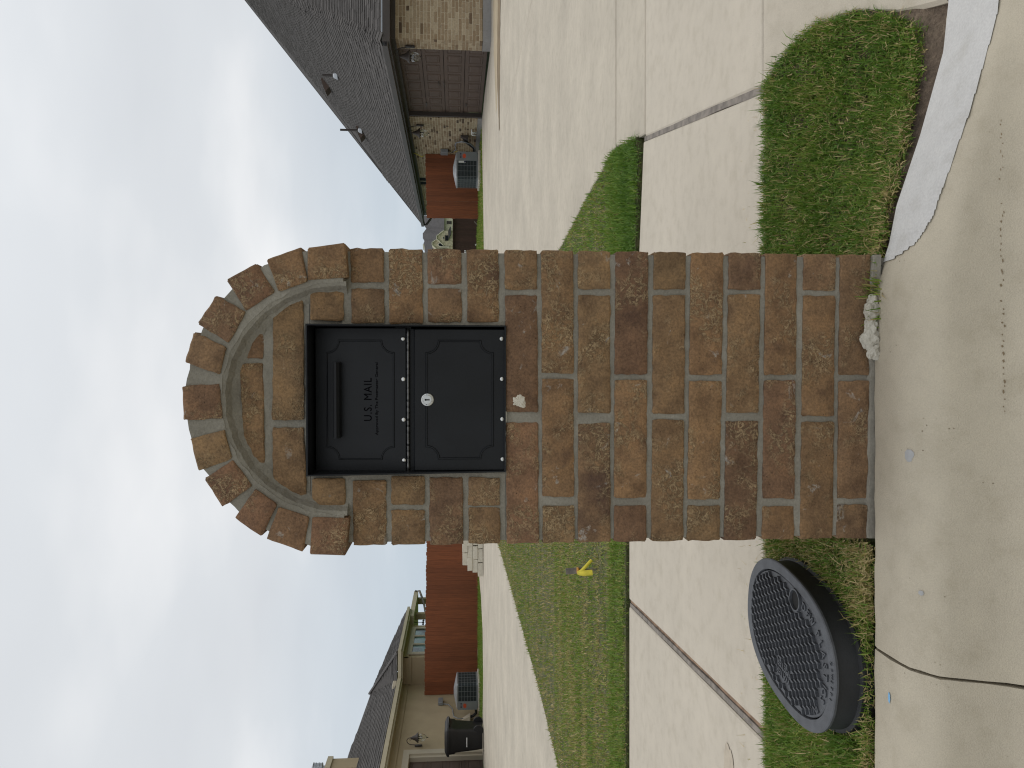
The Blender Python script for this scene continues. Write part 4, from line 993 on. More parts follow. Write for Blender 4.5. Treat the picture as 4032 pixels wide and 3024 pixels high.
# keyhole ring
b = MB(); n_ = 24; V = []
for k in range(n_):
    t = 2 * math.pi * k / n_
    for r, z in ((0.0285, -0.003), (0.0280, 0.0035), (0.0240, 0.0035), (0.0235, -0.0028)): V.append((kh[0] + r * math.cos(t), kh[1] + r * 1.05 * math.sin(t), z))
b.add(V, [(4 * k + j, 4 * ((k + 1) % n_) + j, 4 * ((k + 1) % n_) + j + 1, 4 * k + j + 1) for k in range(n_) for j in range(3)]); smooth_by_angle(b.build('finger_hole', M['plastic'], lid, local=True), 30)
b = MB(); b.add([(kh[0] + 0.0237 * math.cos(2 * math.pi * k / 20), kh[1] + 0.0248 * math.sin(2 * math.pi * k / 20), -0.0024) for k in range(20)], [tuple(range(20))]); b.build('hole_floor', M['hole'], lid, local=True)
wt = [toloc(G(2800 + x / 1.62, 2000 + y / 1.62, 0.07)) for x, y in ((400, 920), (520, 930), (400, 1170), (520, 1170))]
wcx = sum(p[0] for p in wt) / 4; wcy = sum(p[1] for p in wt) / 4
# basket weave tread: upright bars joined by slanting ones
b = MB(); px_, py_ = 0.0235, 0.0190; 
def tp(pts): b.prism([(x, y, -0.003) for x, y in pts], (0, 0, 0.0075))
i0 = int(LA / px_) + 2; j0 = int(LB / py_) + 2
for i in range(-i0, i0 + 1):
    for j in range(-j0, j0 + 1):
        x = i * px_ + (0.0 if j % 2 == 0 else px_ * 0.5); y = j * py_
        if not inl(x, y, 0.013) : continue
        if inl(x, y, 0.0) and not inl(x, y, 0.036) and (x > 0.0 or y < -0.17) and y < kh[1] + 0.01: continue      # room for the edge lettering
        if abs(x - wcx) < 0.026 and abs(y - wcy) < 0.052: continue
        if math.hypot(x - kh[0], y - kh[1]) < 0.034: continue
        tp([(x - 0.0022, y - 0.0085), (x + 0.0022, y - 0.0085), (x + 0.0022, y + 0.0085), (x - 0.0022, y + 0.0085)])
        tp([(x + 0.0021, y + 0.0035), (x + 0.0108, y + 0.0100), (x + 0.0108, y + 0.0140), (x + 0.0021, y + 0.0080)])
        tp([(x - 0.0108, y - 0.0140), (x - 0.0021, y - 0.0080), (x - 0.0021, y - 0.0035), (x - 0.0108, y - 0.0100)])
b.build('tread_pattern', M['plastic'], lid, local=True, kind='stuff')
def put_text(s, size, pos, rot, parent, m, ext=0.03, zsc=0.06, off=0.0):
    me = text_mesh(s, 1.0, ext, off); me.transform(Matrix.Diagonal((size, size, zsc, 1))); me.materials.append(m); return obj('lettering', me, parent, pos, (0, 0, rot))
put_text('WATER', 0.024, (wcx - 0.001, wcy - 0.002, -0.0012), R(90), lid, M['plastic'], off=0.01); put_text('METER', 0.024, (wcx + 0.0225, wcy + 0.002, -0.0012), R(90), lid, M['plastic'], off=0.01)
def along(s, size, inset, t0, step, parent, z, A=LA, B=LB):
    pts = sup(A - inset, B - inset, 720); L = [0]
    t = t0
    for ch in s:
        # walk clockwise seen from above by arc length
        k = int(t) % 720; p = pts[k]; q = pts[(k - 3) % 720]; d = Vector((q[0] - p[0], q[1] - p[1])); ang = math.atan2(d.y, d.x)
        if ch != ' ': put_text(ch, size, (p[0], p[1], z), ang, parent, M['plastic'], off=0.008)
        acc = 0
        while acc < step * (0.55 if ch in ' I' else 1):
            a = pts[int(t) % 720]; t -= 1; c = pts[int(t) % 720]; acc += math.hypot(a[0] - c[0], a[1] - c[1])
def nearest(p, A, B):
    pts = sup(A, B, 720); return min(range(720), key=lambda k: (pts[k][0] - p[0]) ** 2 + (pts[k][1] - p[1]) ** 2)
ps_ = toloc(G(2930 + 850 / 3.53, 2150 + 700 / 3.53, 0.07)); ps2 = toloc(G(3261, 2612, 0.07))
along('DFW PLASTICS INC', 0.028, 0.025, nearest(ps_, LA - .025, LB - .025), 0.0215, lid, -0.0012)
along('DFW37F1', 0.012, 0.0, nearest(ps2, BA - .021, BB - .021), 0.0125, rim, 0.0006, BA - 0.021, BB - 0.021)

# ---------------------------------------------------------------- survey stake with ribbon
sb = G(2350, 2240, 0.01)
st = thing('survey_stake', 'short grey wooden stake tied with yellow ribbon in the front lawn', 'stake', (sb.x, sb.y, sb.z))
zt2 = PY(2228, 2240, sb.y).z; zr2 = PY(2275, 2252, sb.y).z; lean = PY(2228, 2250, sb.y).x - sb.x
b = MB(); b.bar((sb.x, sb.y, -0.05), (sb.x + lean * 0.5, sb.y, zr2 - 0.03), 0.012, 0.010, (0, 1, 0)); b.bar((sb.x + lean * 0.4, sb.y, zr2 - 0.045), (sb.x + lean, sb.y, zt2), 0.037, 0.012, (0, 1, 0)); b.build('stake', M['woodgrey'], st)
b = MB(); kx2 = sb.x + lean * 0.6; b.lathe((kx2, sb.y, zr2), [(0.018, -0.008), (0.021, 0.0), (0.018, 0.009)], 12); b.build('ribbon_knot', M['ribbon2'], st, smooth=True)
def ribbon(name, pts, w):
    b = MB(); V = []
    for i, p in enumerate(pts):
        p = Vector(p); d = (Vector(pts[min(i + 1, len(pts) - 1)]) - Vector(pts[max(i - 1, 0)])).normalized(); s = d.cross(Vector((0, 1, 0.15))).normalized() * w * (0.5 if i else 0.25)
        V += [p - s, p + s]
    n = len(pts); V2 = [v + Vector((0, 0.0012, 0)) for v in V]
    b.add(V + V2, [(2 * i, 2 * i + 1, 2 * i + 3, 2 * i + 2) for i in range(n - 1)] + [(2 * n + 2 * i, 2 * n + 2 * i + 2, 2 * n + 2 * i + 3, 2 * n + 2 * i + 1) for i in range(n - 1)] + [(2 * i, 2 * i + 2, 2 * n + 2 * i + 2, 2 * n + 2 * i) for i in range(n - 1)] + [(2 * i + 1, 2 * n + 2 * i + 1, 2 * n + 2 * i + 3, 2 * i + 3) for i in range(n - 1)])
    return b.build(name, M['ribbon'], st, smooth=True)
Q = lambda x, y, dy=-0.03: tuple(PY(1550 + x / 2.212, 2130 + y / 2.212, sb.y + dy))
ribbon('ribbon_tail', [Q(1600, 272, -.02), Q(1635, 262), Q(1680, 215, -.045), Q(1725, 165, -.05)], 0.022)
ribbon('ribbon_tail', [Q(1600, 285, -.02), Q(1640, 280), Q(1690, 278, -.04), Q(1732, 275, -.045)], 0.036)

# ================================================================ HOUSE BUILDERS
def tint_mesh(name, V, F, tints, m, parent, kind=None):
    """joined pieces with one random tone per piece"""
    o0 = origin_of(parent); me = bpy.data.meshes.new(name); me.from_pydata([(x - o0.x, y - o0.y, z - o0.z) for x, y, z in V], [], F)
    a = me.attributes.new('tint', 'FLOAT', 'POINT'); a.data.foreach_set('value', np.array(tints, np.float32)); me.materials.append(m); me.update()
    o = obj(name, me, parent)
    if kind: o['kind'] = kind
    return o
def shingles(poly, u, v, parent, singles=0, expo=0.14, tab=0.31, seed=1, near=None, maxd=1e9):
    """courses of tabs on a roof plane; u along the eave, v up the slope; poly in the plane"""
    rr = random.Random(seed); u, v = Vector(u).normalized(), Vector(v).normalized(); n = u.cross(v)
    if n.z < 0: n = -n
    o = Vector(poly[0]); P2 = [((Vector(p) - o).dot(u), (Vector(p) - o).dot(v)) for p in poly]
    u0, u1 = min(p[0] for p in P2), max(p[0] for p in P2); v0, v1 = min(p[1] for p in P2), max(p[1] for p in P2)
    def ins(x, y):
        r = False; k = len(P2)
        for i in range(k):
            a, c = P2[i], P2[(i + 1) % k]
            if (a[1] > y) != (c[1] > y) and x < (c[0] - a[0]) * (y - a[1]) / (c[1] - a[1]) + a[0]: r = not r
        return r
    items = []
    row = 0; y = v0
    while y < v1:
        x = u0 - rr.uniform(0, tab)
        while x < u1:
            w = tab * rr.choice([0.55, 0.8, 1, 1.0, 1.15])
            if ins(x + w / 2, y + expo / 2) and (ins(x + .02, y + .02) or ins(x + w - .02, y + .02)):
                c = o + u * (x + w / 2) + v * y
                if near is None or (c - near).length < maxd: items.append((x, y, w, rr.random()))
            x += w + 0.006
        y += expo; row += 1
    items.sort(key=lambda t: ((o + u * t[0] + v * t[1]) - CAMP).length)
    V, F, T = [], [], []
    for k, (x, y, w, tn) in enumerate(items):
        lift = 0.010 + 0.008 * (tn > 0.5)
        a = o + u * x + v * y; pts = [a + n * 0.004, a + u * w + n * 0.004, a + u * w + n * lift, a + n * lift, a + v * (expo + .01) + n * 0.002, a + u * w + v * (expo + .01) + n * 0.002]
        if k < singles:
            c = a + u * (w / 2); me = bpy.data.meshes.new('shingle'); me.from_pydata([tuple(p - c) for p in pts], [], [(0, 1, 2, 3), (3, 2, 5, 4), (1, 5, 2), (0, 3, 4)]); me.materials.append(M['shingle_o'])
            obj('shingle', me, parent, tuple(c - origin_of(parent)))
        else:
            b0 = len(V); V += [tuple(p) for p in pts]; F += [(b0, b0 + 1, b0 + 2, b0 + 3), (b0 + 3, b0 + 2, b0 + 5, b0 + 4), (b0 + 1, b0 + 5, b0 + 2), (b0, b0 + 3, b0 + 4)]; T += [tn] * 6
    if V: tint_mesh('shingles', V, F, T, M['shingle'], parent, 'stuff')
def wall_bricks(o, u, nrm, L_, z0, z1, parent, singles=0, bl=0.242, bh=0.065, j=0.015, seed=1, keep=None, proud=0.008):
    rr = random.Random(seed); o, u, nrm = Vector(o), Vector(u).normalized(), Vector(nrm).normalized(); items = []; z = z0; row = 0
    while z + bh <= z1 + 0.02:
        x = -bl * 0.5 * (row % 2) - rr.uniform(0, 0.02)
        while x < L_:
            a, c = max(0, x), min(L_, x + bl)
            if rr.random() < 0.12: c = min(c, a + bl * 0.45)
            if c - a > 0.03 and (keep is None or keep(a, c, z)): items.append((a, c, z, rr.random(), rr.uniform(0.6, 1.2) * proud))
            x = c + j if c > a else x + bl + j
        z += bh + j; row += 1
    items.sort(key=lambda t: ((o + u * t[0] + Vector((0, 0, t[2]))) - CAMP).length)
    V, F, T = [], [], []; faces = [(0, 1, 2, 3), (4, 5, 1, 0), (3, 2, 6, 7), (1, 5, 6, 2), (4, 0, 3, 7)]
    for k, (a, c, z, t, pr) in enumerate(items):
        jz = rr.uniform(-.003, .003)
        f = [o + u * p + Vector((0, 0, q + jz)) + nrm * pr for p, q in ((a, z), (c, z), (c, z + bh), (a, z + bh))]; g_ = [p - nrm * (pr + 0.01) for p in f]
        if k < singles:
            cc = sum(f, Vector()) / 4; me = bpy.data.meshes.new('brick'); me.from_pydata([tuple(p - cc) for p in f + g_], [], faces); me.materials.append(M['hbrick_o']); obj('brick', me, parent, tuple(cc - origin_of(parent)))
        else:
            b0 = len(V); V += [tuple(p) for p in f + g_]; F += [tuple(b0 + i for i in q) for q in faces]; T += [t] * 8
    if V: tint_mesh('bricks', V, F, T, M['hbrick'], parent, 'stuff')
def sconce(name_label, x, y, z, sx, sz=1.0, parent_rot=0):
    """wall lamp: plate on the wall, scroll arm, bell shade and glass globe; sx = direction off the wall"""
    t = thing('wall_lamp', name_label, 'lamp', (x, y, z), 0, 'wall lamps beside the garage doors'); s = sz
    b = MB(); b.lathe((x, y, z), [(0.05 * s, -0.11 * s), (0.062 * s, -0.09 * s), (0.062 * s, 0.09 * s), (0.05 * s, 0.11 * s)], 10); b.v = [(x + (p[0] - x) * 0.35 + sx * 0.02, p[1], p[2]) for p in b.v]; smooth_by_angle(b.build('wall_plate', M['bronze'], t), 40)
    P = [(x + sx * d * s, y, z + h * s) for d, h in ((0.02, 0.02), (0.04, 0.10), (0.05, 0.20), (0.07, 0.28), (0.12, 0.335), (0.185, 0.345), (0.235, 0.31), (0.25, 0.26), (0.235, 0.215), (0.20, 0.21), (0.185, 0.24), (0.20, 0.265))]
    b = MB(); b.tube(P, 0.011 * s, 6); b.build('arm', M['bronze'], t, smooth=True)
    cx = x + sx * 0.25 * s; b = MB(); b.lathe((cx, y, z), [(0.012 * s, 0.27 * s), (0.022 * s, 0.22 * s), (0.05 * s, 0.17 * s), (0.075 * s, 0.10 * s), (0.13 * s, 0.04 * s), (0.15 * s, 0.005 * s), (0.14 * s, 0.0), (0.02 * s, 0.03 * s)], 20); b.build('shade', M['bronze'], t, smooth=True)
    b = MB(); b.lathe((cx, y, z), [(0.085 * s, 0.0), (0.105 * s, -0.05 * s), (0.11 * s, -0.11 * s), (0.085 * s, -0.19 * s), (0.04 * s, -0.235 * s), (0.012 * s, -0.245 * s)], 18); g_ = b.build('glass_globe', M['glass'], t, smooth=True)
    md = g_.modifiers.new('thickness', 'SOLIDIFY'); md.thickness = 0.004
    b = MB(); b.lathe((cx, y, z), [(0.012 * s, -0.235 * s), (0.02 * s, -0.25 * s), (0.012 * s, -0.265 * s), (0.004 * s, -0.30 * s)], 8); b.build('finial', M['bronze'], t, smooth=True)
    b = MB(); [b.tube([(cx + 0.03 * s * math.cos(a), y + 0.03 * s * math.sin(a), z + 0.02 * s), (cx + 0.035 * s * math.cos(a), y + 0.035 * s * math.sin(a), z - 0.07 * s), (cx + 0.02 * s * math.cos(a), y + 0.02 * s * math.sin(a), z - 0.12 * s)], 0.009 * s, 6) for a in (0.5, 2.6, 4.7)]; b.build('bulb_cluster', M['bronze'], t, smooth=True)
    return t
def garage_door(parent, x, y0, y1, z0, z1, sx, cols, rows=4, m='gdoor'):
    """sectional door in the plane x, facing sx"""
    b = MB(); b.box(min(x, x - sx * 0.05), max(x, x - sx * 0.05), y0, y1, z0, z1); d = b.build('garage_door', M[m], parent)
    w = (y1 - y0) / cols; h = (z1 - z0) / rows; V, F = [], []
    for r in range(rows):
        if r: 
            s = MB(); s.box(x - 0.002, x + 0.004 * sx + .002, y0, y1, z0 + r * h - 0.006, z0 + r * h + 0.006); s.build('section_seam', M['bronze'], d)
        for c in range(cols):
            ya, yb, za, zb = y0 + w * (c + .13), y0 + w * (c + .87), z0 + h * (r + .17), z0 + h * (r + .83)
            p = MB(); k = 0.022
            def rect_(i, dx): return [(x + sx * dx, ya + i, za + i), (x + sx * dx, yb - i, za + i), (x + sx * dx, yb - i, zb - i), (x + sx * dx, ya + i, zb - i)]
            rs = [rect_(0, 0.0012), rect_(k * .5, 0.015), rect_(k, 0.004), rect_(k * 2.2, 0.004), rect_(k * 3, 0.010)]
            p.v = [q for rr_ in rs for q in rr_]; p.f = [(4 * j + i, 4 * j + (i + 1) % 4, 4 * j + 4 + (i + 1) % 4, 4 * j + 4 + i) for j in range(4) for i in range(4)] + [(16, 17, 18, 19)]
            p.build('panel', M[m], d)
    return d
def fence(label, x0, y0, x1, y1, z0a, z0b, h, m, pw=0.14, group=None, rails=True, zt=None):
    n = max(2, int(math.hypot(x1 - x0, y1 - y0) / (pw + 0.004))); t = thing('fence', label, 'fence', (x0, y0, z0a), 0); rr = random.Random(int(abs(x0) * 100))
    dx, dy = (x1 - x0) / n, (y1 - y0) / n; L_ = math.hypot(dx, dy); ang = math.atan2(dy, dx); th = 0.018
    for vset in range(1):
        b = MB(); w2 = L_ / 2 - 0.0015; e = 0.022
        pts = [(-w2, 0), (w2, 0), (w2, h - e), (w2 - e, h), (-w2 + e, h), (-w2, h - e)]
        b.prism([(x, -th / 2, z) for x, z in pts], (0, th, 0)); o = b.build('picket', M[m], None, local=True); pm = o.data; bpy.data.objects.remove(o)
    for k in range(n):
        f = (k + .5) / n; z = z0a + (z0b - z0a) * f
        obj('picket', pm, t, (dx * (k + .5), dy * (k + .5) + rr.uniform(-.003, .003), z - z0a + rr.uniform(-.012, .012)), (0, 0, ang))
    if rails:
        for q in (0.3, h * .5, h - 0.25):
            b = MB(); b.bar((x0, y0 + 0.035, z0a + q), (x1, y1 + 0.035, z0b + q), 0.045, 0.09); b.build('rail', M[m], t)
        for k in range(0, n + 1, 16):
            f = k / n; b = MB(); X, Yp, z = x0 + (x1 - x0) * f, y0 + (y1 - y0) * f + 0.12, z0a + (z0b - z0a) * f; b.box(X - .045, X + .045, Yp - .045, Yp + .045, z - 0.1, z + h - 0.1); b.build('post', M[m], t)
    return t

# ================================================================ RIGHT HOUSE
HR = thing('brick_house', 'tan brick house on the right with dark shingle roof and brown garage door', 'house', (7.88, 17.8, 0.11))
XW, YF, YB = 7.88, 17.80, 36.3
WT = 2.44
mz = 'hmortar'
b = MB()
b.box(XW, 20, YF, YF + 0.12, 0.30, WT); b.box(XW, XW + 0.12, YF + .1202, 18.33, 0.30, WT); b.box(XW, XW + 0.12, 23.03, YB, 0.30, WT + 0.05); b.box(XW + .0, XW + .12, 18.33, 23.03, 2.295, WT)
b.box(XW, 20, YB - .12, YB + .001, 0.30, WT)
wl_ = b.build('wall', M[mz], HR)
b = MB(); b.box(XW - 0.012, 20, YF - 0.012, YF + 0.13, -0.1, 0.288); b.box(XW - 0.012, XW + .13, YF + 0.13, 18.33, -0.1, 0.288); b.box(XW - 0.012, XW + .13, 23.03, YB, -0.1, 0.255); b.build('foundation', M['found'], HR)
wall_bricks((XW, YF, 0), (1, 0, 0), (0, -1, 0), 1.55, 0.297, WT - .02, wl_, 205, seed=2)
wall_bricks((XW, YF, 0), (0, 1, 0), (-1, 0, 0), 0.51, 0.297, WT - .02, wl_, 95, seed=3)
wall_bricks((XW + 1.55, YF, 0), (1, 0, 0), (0, -1, 0), 5.0, 0.297, WT - .02, wl_, 0, seed=4)
def keepw(a, c, z):                                                   # leave the high window open
    y = 23.06 + (a + c) / 2; return not (29.55 < y < 30.85 and 1.95 < z < 2.34)
wall_bricks((XW, 23.06, 0), (0, 1, 0), (-1, 0, 0), YB - 23.06, 0.262, WT, wl_, 0, seed=5, keep=keepw)
for yq in (18.33, 23.03):                                             # brick jambs of the garage opening
    wall_bricks((XW, yq, 0), (1, 0, 0), (0, 1 if yq < 20 else -1, 0), 0.13, 0.262, 2.30, wl_, 0, bl=0.10, seed=6, proud=0.004)
b = MB(); b.box(XW - 0.025, XW + 0.14, 18.33, 23.03, 2.275, 2.40); b.box(XW + 0.02, XW + 0.14, 18.333, 18.39, .15, 2.275); b.box(XW + 0.02, XW + 0.14, 22.93, 23.02, .15, 2.275); b.build('garage_trim', M['bronze'], HR)
gd = garage_door(HR, XW + 0.15, 18.36, 22.95, 0.15, 2.28, -1, 8)
b = MB(); 
for zz in (1.22, 1.36): b.tube([(XW + .14, 20.60, zz), (XW + .10, 20.62, zz), (XW + .10, 20.80, zz), (XW + .14, 20.82, zz)], 0.012, 6)
b.build('handle', M['bronze'], gd)
for yq in (22.2,):
    for zz in (1.75, 0.62):
        b = MB(); b.prism([(XW + .135, yq, zz - .02), (XW + .135, yq + .28, zz - .008), (XW + .135, yq + .28, zz + .008), (XW + .135, yq, zz + .02)], (-.006, 0, 0)); b.build('strap_hinge', M['bronze'], gd)
# window high in the side wall
b = MB(); fr = [(29.60, 30.80, 1.99, 2.03), (29.60, 30.80, 2.29, 2.33), (29.60, 29.65, 2.03, 2.29), (30.75, 30.80, 2.03, 2.29), (30.18, 30.22, 2.03, 2.29)]
for a, c, z0, z1 in fr: b.box(XW - 0.02, XW + 0.03, a, c, z0, z1)
wi = b.build('window', M['fascia'], HR); b = MB(); b.box(XW - .006, XW - .001, 29.65, 30.75, 2.03, 2.29); b.build('pane', M['glass_d'], wi)
# roof: the planes seen in the photograph, met with their real slopes
ZE, XE, YE = 2.525, 7.50, 17.08; mS = 0.8
def onside(x, y):
    r = ray(x, y); t = (ZE - mS * XE - HC) / (r.z - mS * r.x); return CAMP + r * t
E0 = Vector((XE, YE, ZE)); top_ = Vector((18.6, 36.0, ZE + mS * 11.1)); hipv = Vector((17.02, 33.15, ZE + mS * 9.52))
sil = [onside(*q) for q in ((972, 0), (1081, 136), (1262, 356), (1412, 536), (1467, 609), (1503, 663), (1506, 690), (1580, 775), (1640, 846))]
side = [E0, hipv, top_] + sil + [Vector((XE, 36.45, ZE))]
fr_ = [E0, Vector((21, YE, ZE)), Vector((21, 38, 12.5)), top_, hipv]
b = MB(); dn = Vector((0, 0, -0.03))
for P in (side, fr_): b.poly([tuple(p) for p in P])
b.poly([tuple(top_), (21, 38, 12.5), (21, 50, 2.5), (XE, 36.45, ZE)]); b.poly([tuple(p + Vector((0, 0.0, -.02))) for p in [top_] + sil + [side[-1]]])
rf = b.build('roof', M['shingle'], HR)
vS = Vector((1, 0, mS)).normalized(); shingles([tuple(p) for p in side], (0, 1, 0), vS, rf, 150, seed=11, tab=0.32)
mF = (hipv.z - ZE) / (hipv.y - YE); shingles([tuple(E0), (12.4, YE, ZE), (12.4, YE + (12.4 - XE) * (hipv.y - YE) / (hipv.x - XE), ZE + (12.4 - XE) * (hipv.z - ZE) / (hipv.x - XE))], (1, 0, 0), (0, 1, mF), rf, 150, seed=12, tab=0.32)
# hip caps
hd = (hipv - E0); hl = hd.length; hd.normalize(); sdn = hd.cross(Vector((0, 0, 1))).normalized(); upn = sdn.cross(hd)
for k in range(60):
    a = E0 + hd * (0.2 * k); c = a + hd * 0.23
    if (c - E0).length > hl: break
    b = MB(); V = []
    for p, l in ((a, 0.030), (c, 0.014)):
        V += [p + sdn * .16 - upn * .055 + upn * l, p + upn * (.012 + l), p - sdn * .16 - upn * .055 + upn * l]
    V += [v - upn * .012 for v in V[:3]]
    b.add(V, [(0, 1, 4, 3), (1, 2, 5, 4), (6, 7, 1, 0), (7, 8, 2, 1)]); b.build('hip_cap', M['shingle_o'], rf)
# eaves: gutter board and soffit
b = MB(); b.box(XE - 0.02, XE + 0.012, YE - .02, 36.5, ZE - 0.175, ZE - 0.01); b.box(XE + 0.0122, 21, YE - 0.02, YE + 0.012, ZE - 0.175, ZE - 0.01); b.build('fascia', M['bronze'], HR)
b = MB(); b.box(XE - .12, XE - 0.0202, YE - .02, 36.5, ZE - .13, ZE - .115); b.box(XE - .13, XE - .12, YE - .02, 36.5, ZE - .13, ZE - .01); b.build('gutter', M['bronze'], HR)
b = MB(); b.box(XE + .0122, XW + .1, YE + .0122, 36.4, ZE - .135, ZE - .120); b.box(XW + .1002, 21, YE + .0122, YF + .2, ZE - .135, ZE - .120); b.box(XW - 0.03, XW - .002, YF - .03, 36.3, ZE - .24, ZE - .136); b.box(XW - .0018, 21, YF - .03, YF - .002, ZE - .24, ZE - .136); b.build('soffit', M['bronze'], HR)
b = MB(); b.tube([(XE - .07, 36.3, ZE - .13), (XE - .07, 36.3, ZE - .25), (XE + .15, 36.25, ZE - .42), (XW - .05, 36.2, ZE - .55), (XW - .05, 36.2, 0.2)], 0.05, 6); b.build('downspout', M['bronze'], HR)
# roof vents and pipes
def roof_vent(x, y, s):
    p = onside(x, y); b = MB(); n = Vector((-mS, 0, 1)).normalized(); v = vS; u = Vector((0, 1, 0))
    V = [p - u * .28 * s - v * .22 * s, p + u * .28 * s - v * .22 * s, p + u * .28 * s + v * .25 * s, p - u * .28 * s + v * .25 * s]
    T = [V[0] + n * .26 * s - v * .05, V[1] + n * .26 * s - v * .05, V[2] + n * .08 * s, V[3] + n * .08 * s]
    b.hexa(V + T); o = b.build('roof_vent', M['gdoor'], HR); return o
def roof_pipe(x, y, h, r=0.045, m='bronze'):
    p = onside(x, y); b = MB(); b.lathe(tuple(p), [(r, -0.1), (r, h)], 10); b.build('roof_pipe', M[m], HR, smooth=False)
    b = MB(); b.lathe(tuple(p), [(r * 3.2, -.02), (r * 2.2, .09), (r * 1.3, .14)], 10); b.build('pipe_flashing', M['galv'], HR)
roof_vent(1288, 335, 0.95); roof_pipe(1328, 298, 0.50); roof_vent(1424, 520, 0.95); roof_pipe(1424, 513, 0.85)
sconce('nearer lamp with glass globe on the brick pier right of the brown garage door', XW - 0.012, 18.15, 1.97, -1, 1.0)
sconce('farther lamp on the brick wall left of the brown garage door, above the cooling unit', XW - 0.012, 23.65, 1.99, -1, 1.0)

# ---------------------------------------------------------------- air conditioners
def ac_unit(label, cx, cy, z0, s, panel_side, rot):
    t = thing('air_conditioner', label, 'air conditioner', (cx, cy, z0), rot, 'outdoor cooling units'); ORIG[t.name] = Vector((0, 0, 0)); H, Wd = 0.66 * s, 0.42 * s
    b = MB(); b.bevbox(-Wd * 1.12, Wd * 1.12, -Wd * 1.12, Wd * 1.12, -0.08, 0.0, 0.01); b.build('pad', M['walk'], t, local=True)
    def rr2(w, r=0.07, n=5):
        P = []
        for sx, sy, a0 in ((1, 1, 0), (-1, 1, 90), (-1, -1, 180), (1, -1, 270)):
            for k in range(n + 1): a = R(a0 + 90 * k / n); P.append((sx * (w - r) + r * math.cos(a), sy * (w - r) + r * math.sin(a)))
        return P
    b = MB(); b.prism([(x, y, 0.04) for x, y in rr2(Wd * .97)], (0, 0, H - .07)); b.build('coil', M['ac_coil'], t, local=True)
    b = MB(); b.prism([(x, y, 0.0) for x, y in rr2(Wd)], (0, 0, 0.05)); b.build('base', M['ac_grey'], t, local=True)
    b = MB(); P = rr2(Wd * 1.01); b.v = [(x, y, H - .035) for x, y in P] + [(x, y, H) for x, y in P] + [(x * .86, y * .86, H + .022) for x, y in P] + [(x * .2, y * .2, H + .10 * s) for x, y in P]; n = len(P)
    b.f = [(j * n + k, j * n + (k + 1) % n, (j + 1) * n + (k + 1) % n, (j + 1) * n + k) for j in range(3) for k in range(n)] + [tuple(range(3 * n, 4 * n))]; b.build('top_grille', M['galv'], t, local=True)
    b = MB()
    for zz in np.linspace(0.06, H - .05, 7): 
        for k in range(len(P)): a, c = rr2(Wd * 1.0)[k], rr2(Wd * 1.0)[(k + 1) % len(P)]; b.bar((a[0], a[1], zz), (c[0], c[1], zz), 0.005, 0.007)
    for q in np.linspace(-Wd + .08, Wd - .08, 5):
        for f in ((q, -Wd), (q, Wd), (-Wd, q), (Wd, q)): b.box(f[0] - .003, f[0] + .003, f[1] - .003, f[1] + .003, 0.05, H - .03)
    b.build('guard_wires', M['ac_grey'], t, local=True, kind='stuff')
    ps = panel_side; xa, xb = (Wd - .27 * s, Wd + .006) if ps > 0 else (-Wd - .006, -Wd + .27 * s)
    b = MB(); b.box(xa, xb, -Wd - .012, -Wd * .2, 0.03, H - .034); pn = b.build('control_panel', M['ac_grey'], t, local=True)
    xc = (xa + xb) / 2
    b = MB(); b.add([(xc + .075 * math.cos(a) * (0.9 if k % 2 else 1.15), -Wd - .0135, H - .25 + .055 * math.sin(a)) for k, a in enumerate([2 * math.pi * i / 14 for i in range(14)])], [tuple(range(14))]); b.build('logo', M['red'], pn, local=True)
    b = MB(); [b.box(xc - .07 + i * .045, xc - .045 + i * .045, -Wd - .014, -Wd - .0122, H - .16, H - .11) for i in range(4)]; b.build('print', M['navy'], pn, local=True)
    if ps > 0:
        b = MB(); b.box(xa - .075, xa - .012, -Wd - .014, -Wd - .006, H - .30, H - .07); lb = b.build('sticker', M['white'], pn, local=True)
        b = MB(); b.box(xa - .07, xa - .02, -Wd - .0155, -Wd - .0145, H - .30, H - .24); b.build('sticker_print', M['navy'], pn, local=True)
    return t
ac_unit('grey air conditioner beside the right brick house, red mark at its right', 6.86, 24.95, 0.20, 1.05, 1, R(6))
ac_unit('grey air conditioner beside the left stucco house, red mark at its left', -9.90, 25.1, 0.20, 1.02, -1, R(-6))
# service lines, boxes on the walls
def box_thing(name, label, cat, x0, x1, y0, y1, z0, z1, m):
    b = MB(); b.bevbox(x0, x1, y0, y1, z0, z1, 0.01); o = b.build(name, m); return o
t = thing('electric_disconnect', 'grey disconnect box with looping conduit on the brick wall above the cooling unit', 'electrical box', (7.80, 26.3, 1.3))
b = MB(); b.bevbox(7.75, 7.86, 26.0, 26.36, 1.17, 1.42, .01); b.build('box', M['ac_grey'], t)
b = MB(); b.tube([(7.80, 26.1, 1.17), (7.78, 26.1, 1.02), (7.76, 25.7, 0.90), (7.75, 25.2, 0.93), (7.72, 24.85, 0.90), (7.68, 24.6, 0.72), (7.62, 24.6, 0.45), (7.55, 24.8, 0.30), (7.30, 24.9, 0.28)], 0.022, 7); b.build('conduit', M['ac_grey'], t, smooth=True)
b = MB(); b.tube([(7.82, 26.2, 1.17), (7.82, 26.15, .95), (7.80, 26.1, .5)], 0.012, 6); b.build('yellow_cable', M['yellow'], t, smooth=True)
t = thing('refrigerant_line', 'black insulated pipes curling from the brick wall into the right cooling unit', 'pipe', (7.8, 24.7, 0.5))
b = MB(); b.tube([(7.86, 24.7, 0.66), (7.74, 24.72, 0.62), (7.64, 24.78, 0.46), (7.55, 24.85, 0.33), (7.30, 24.9, 0.32)], 0.045, 8); b.build('pipe', M['hose'], t, smooth=True)
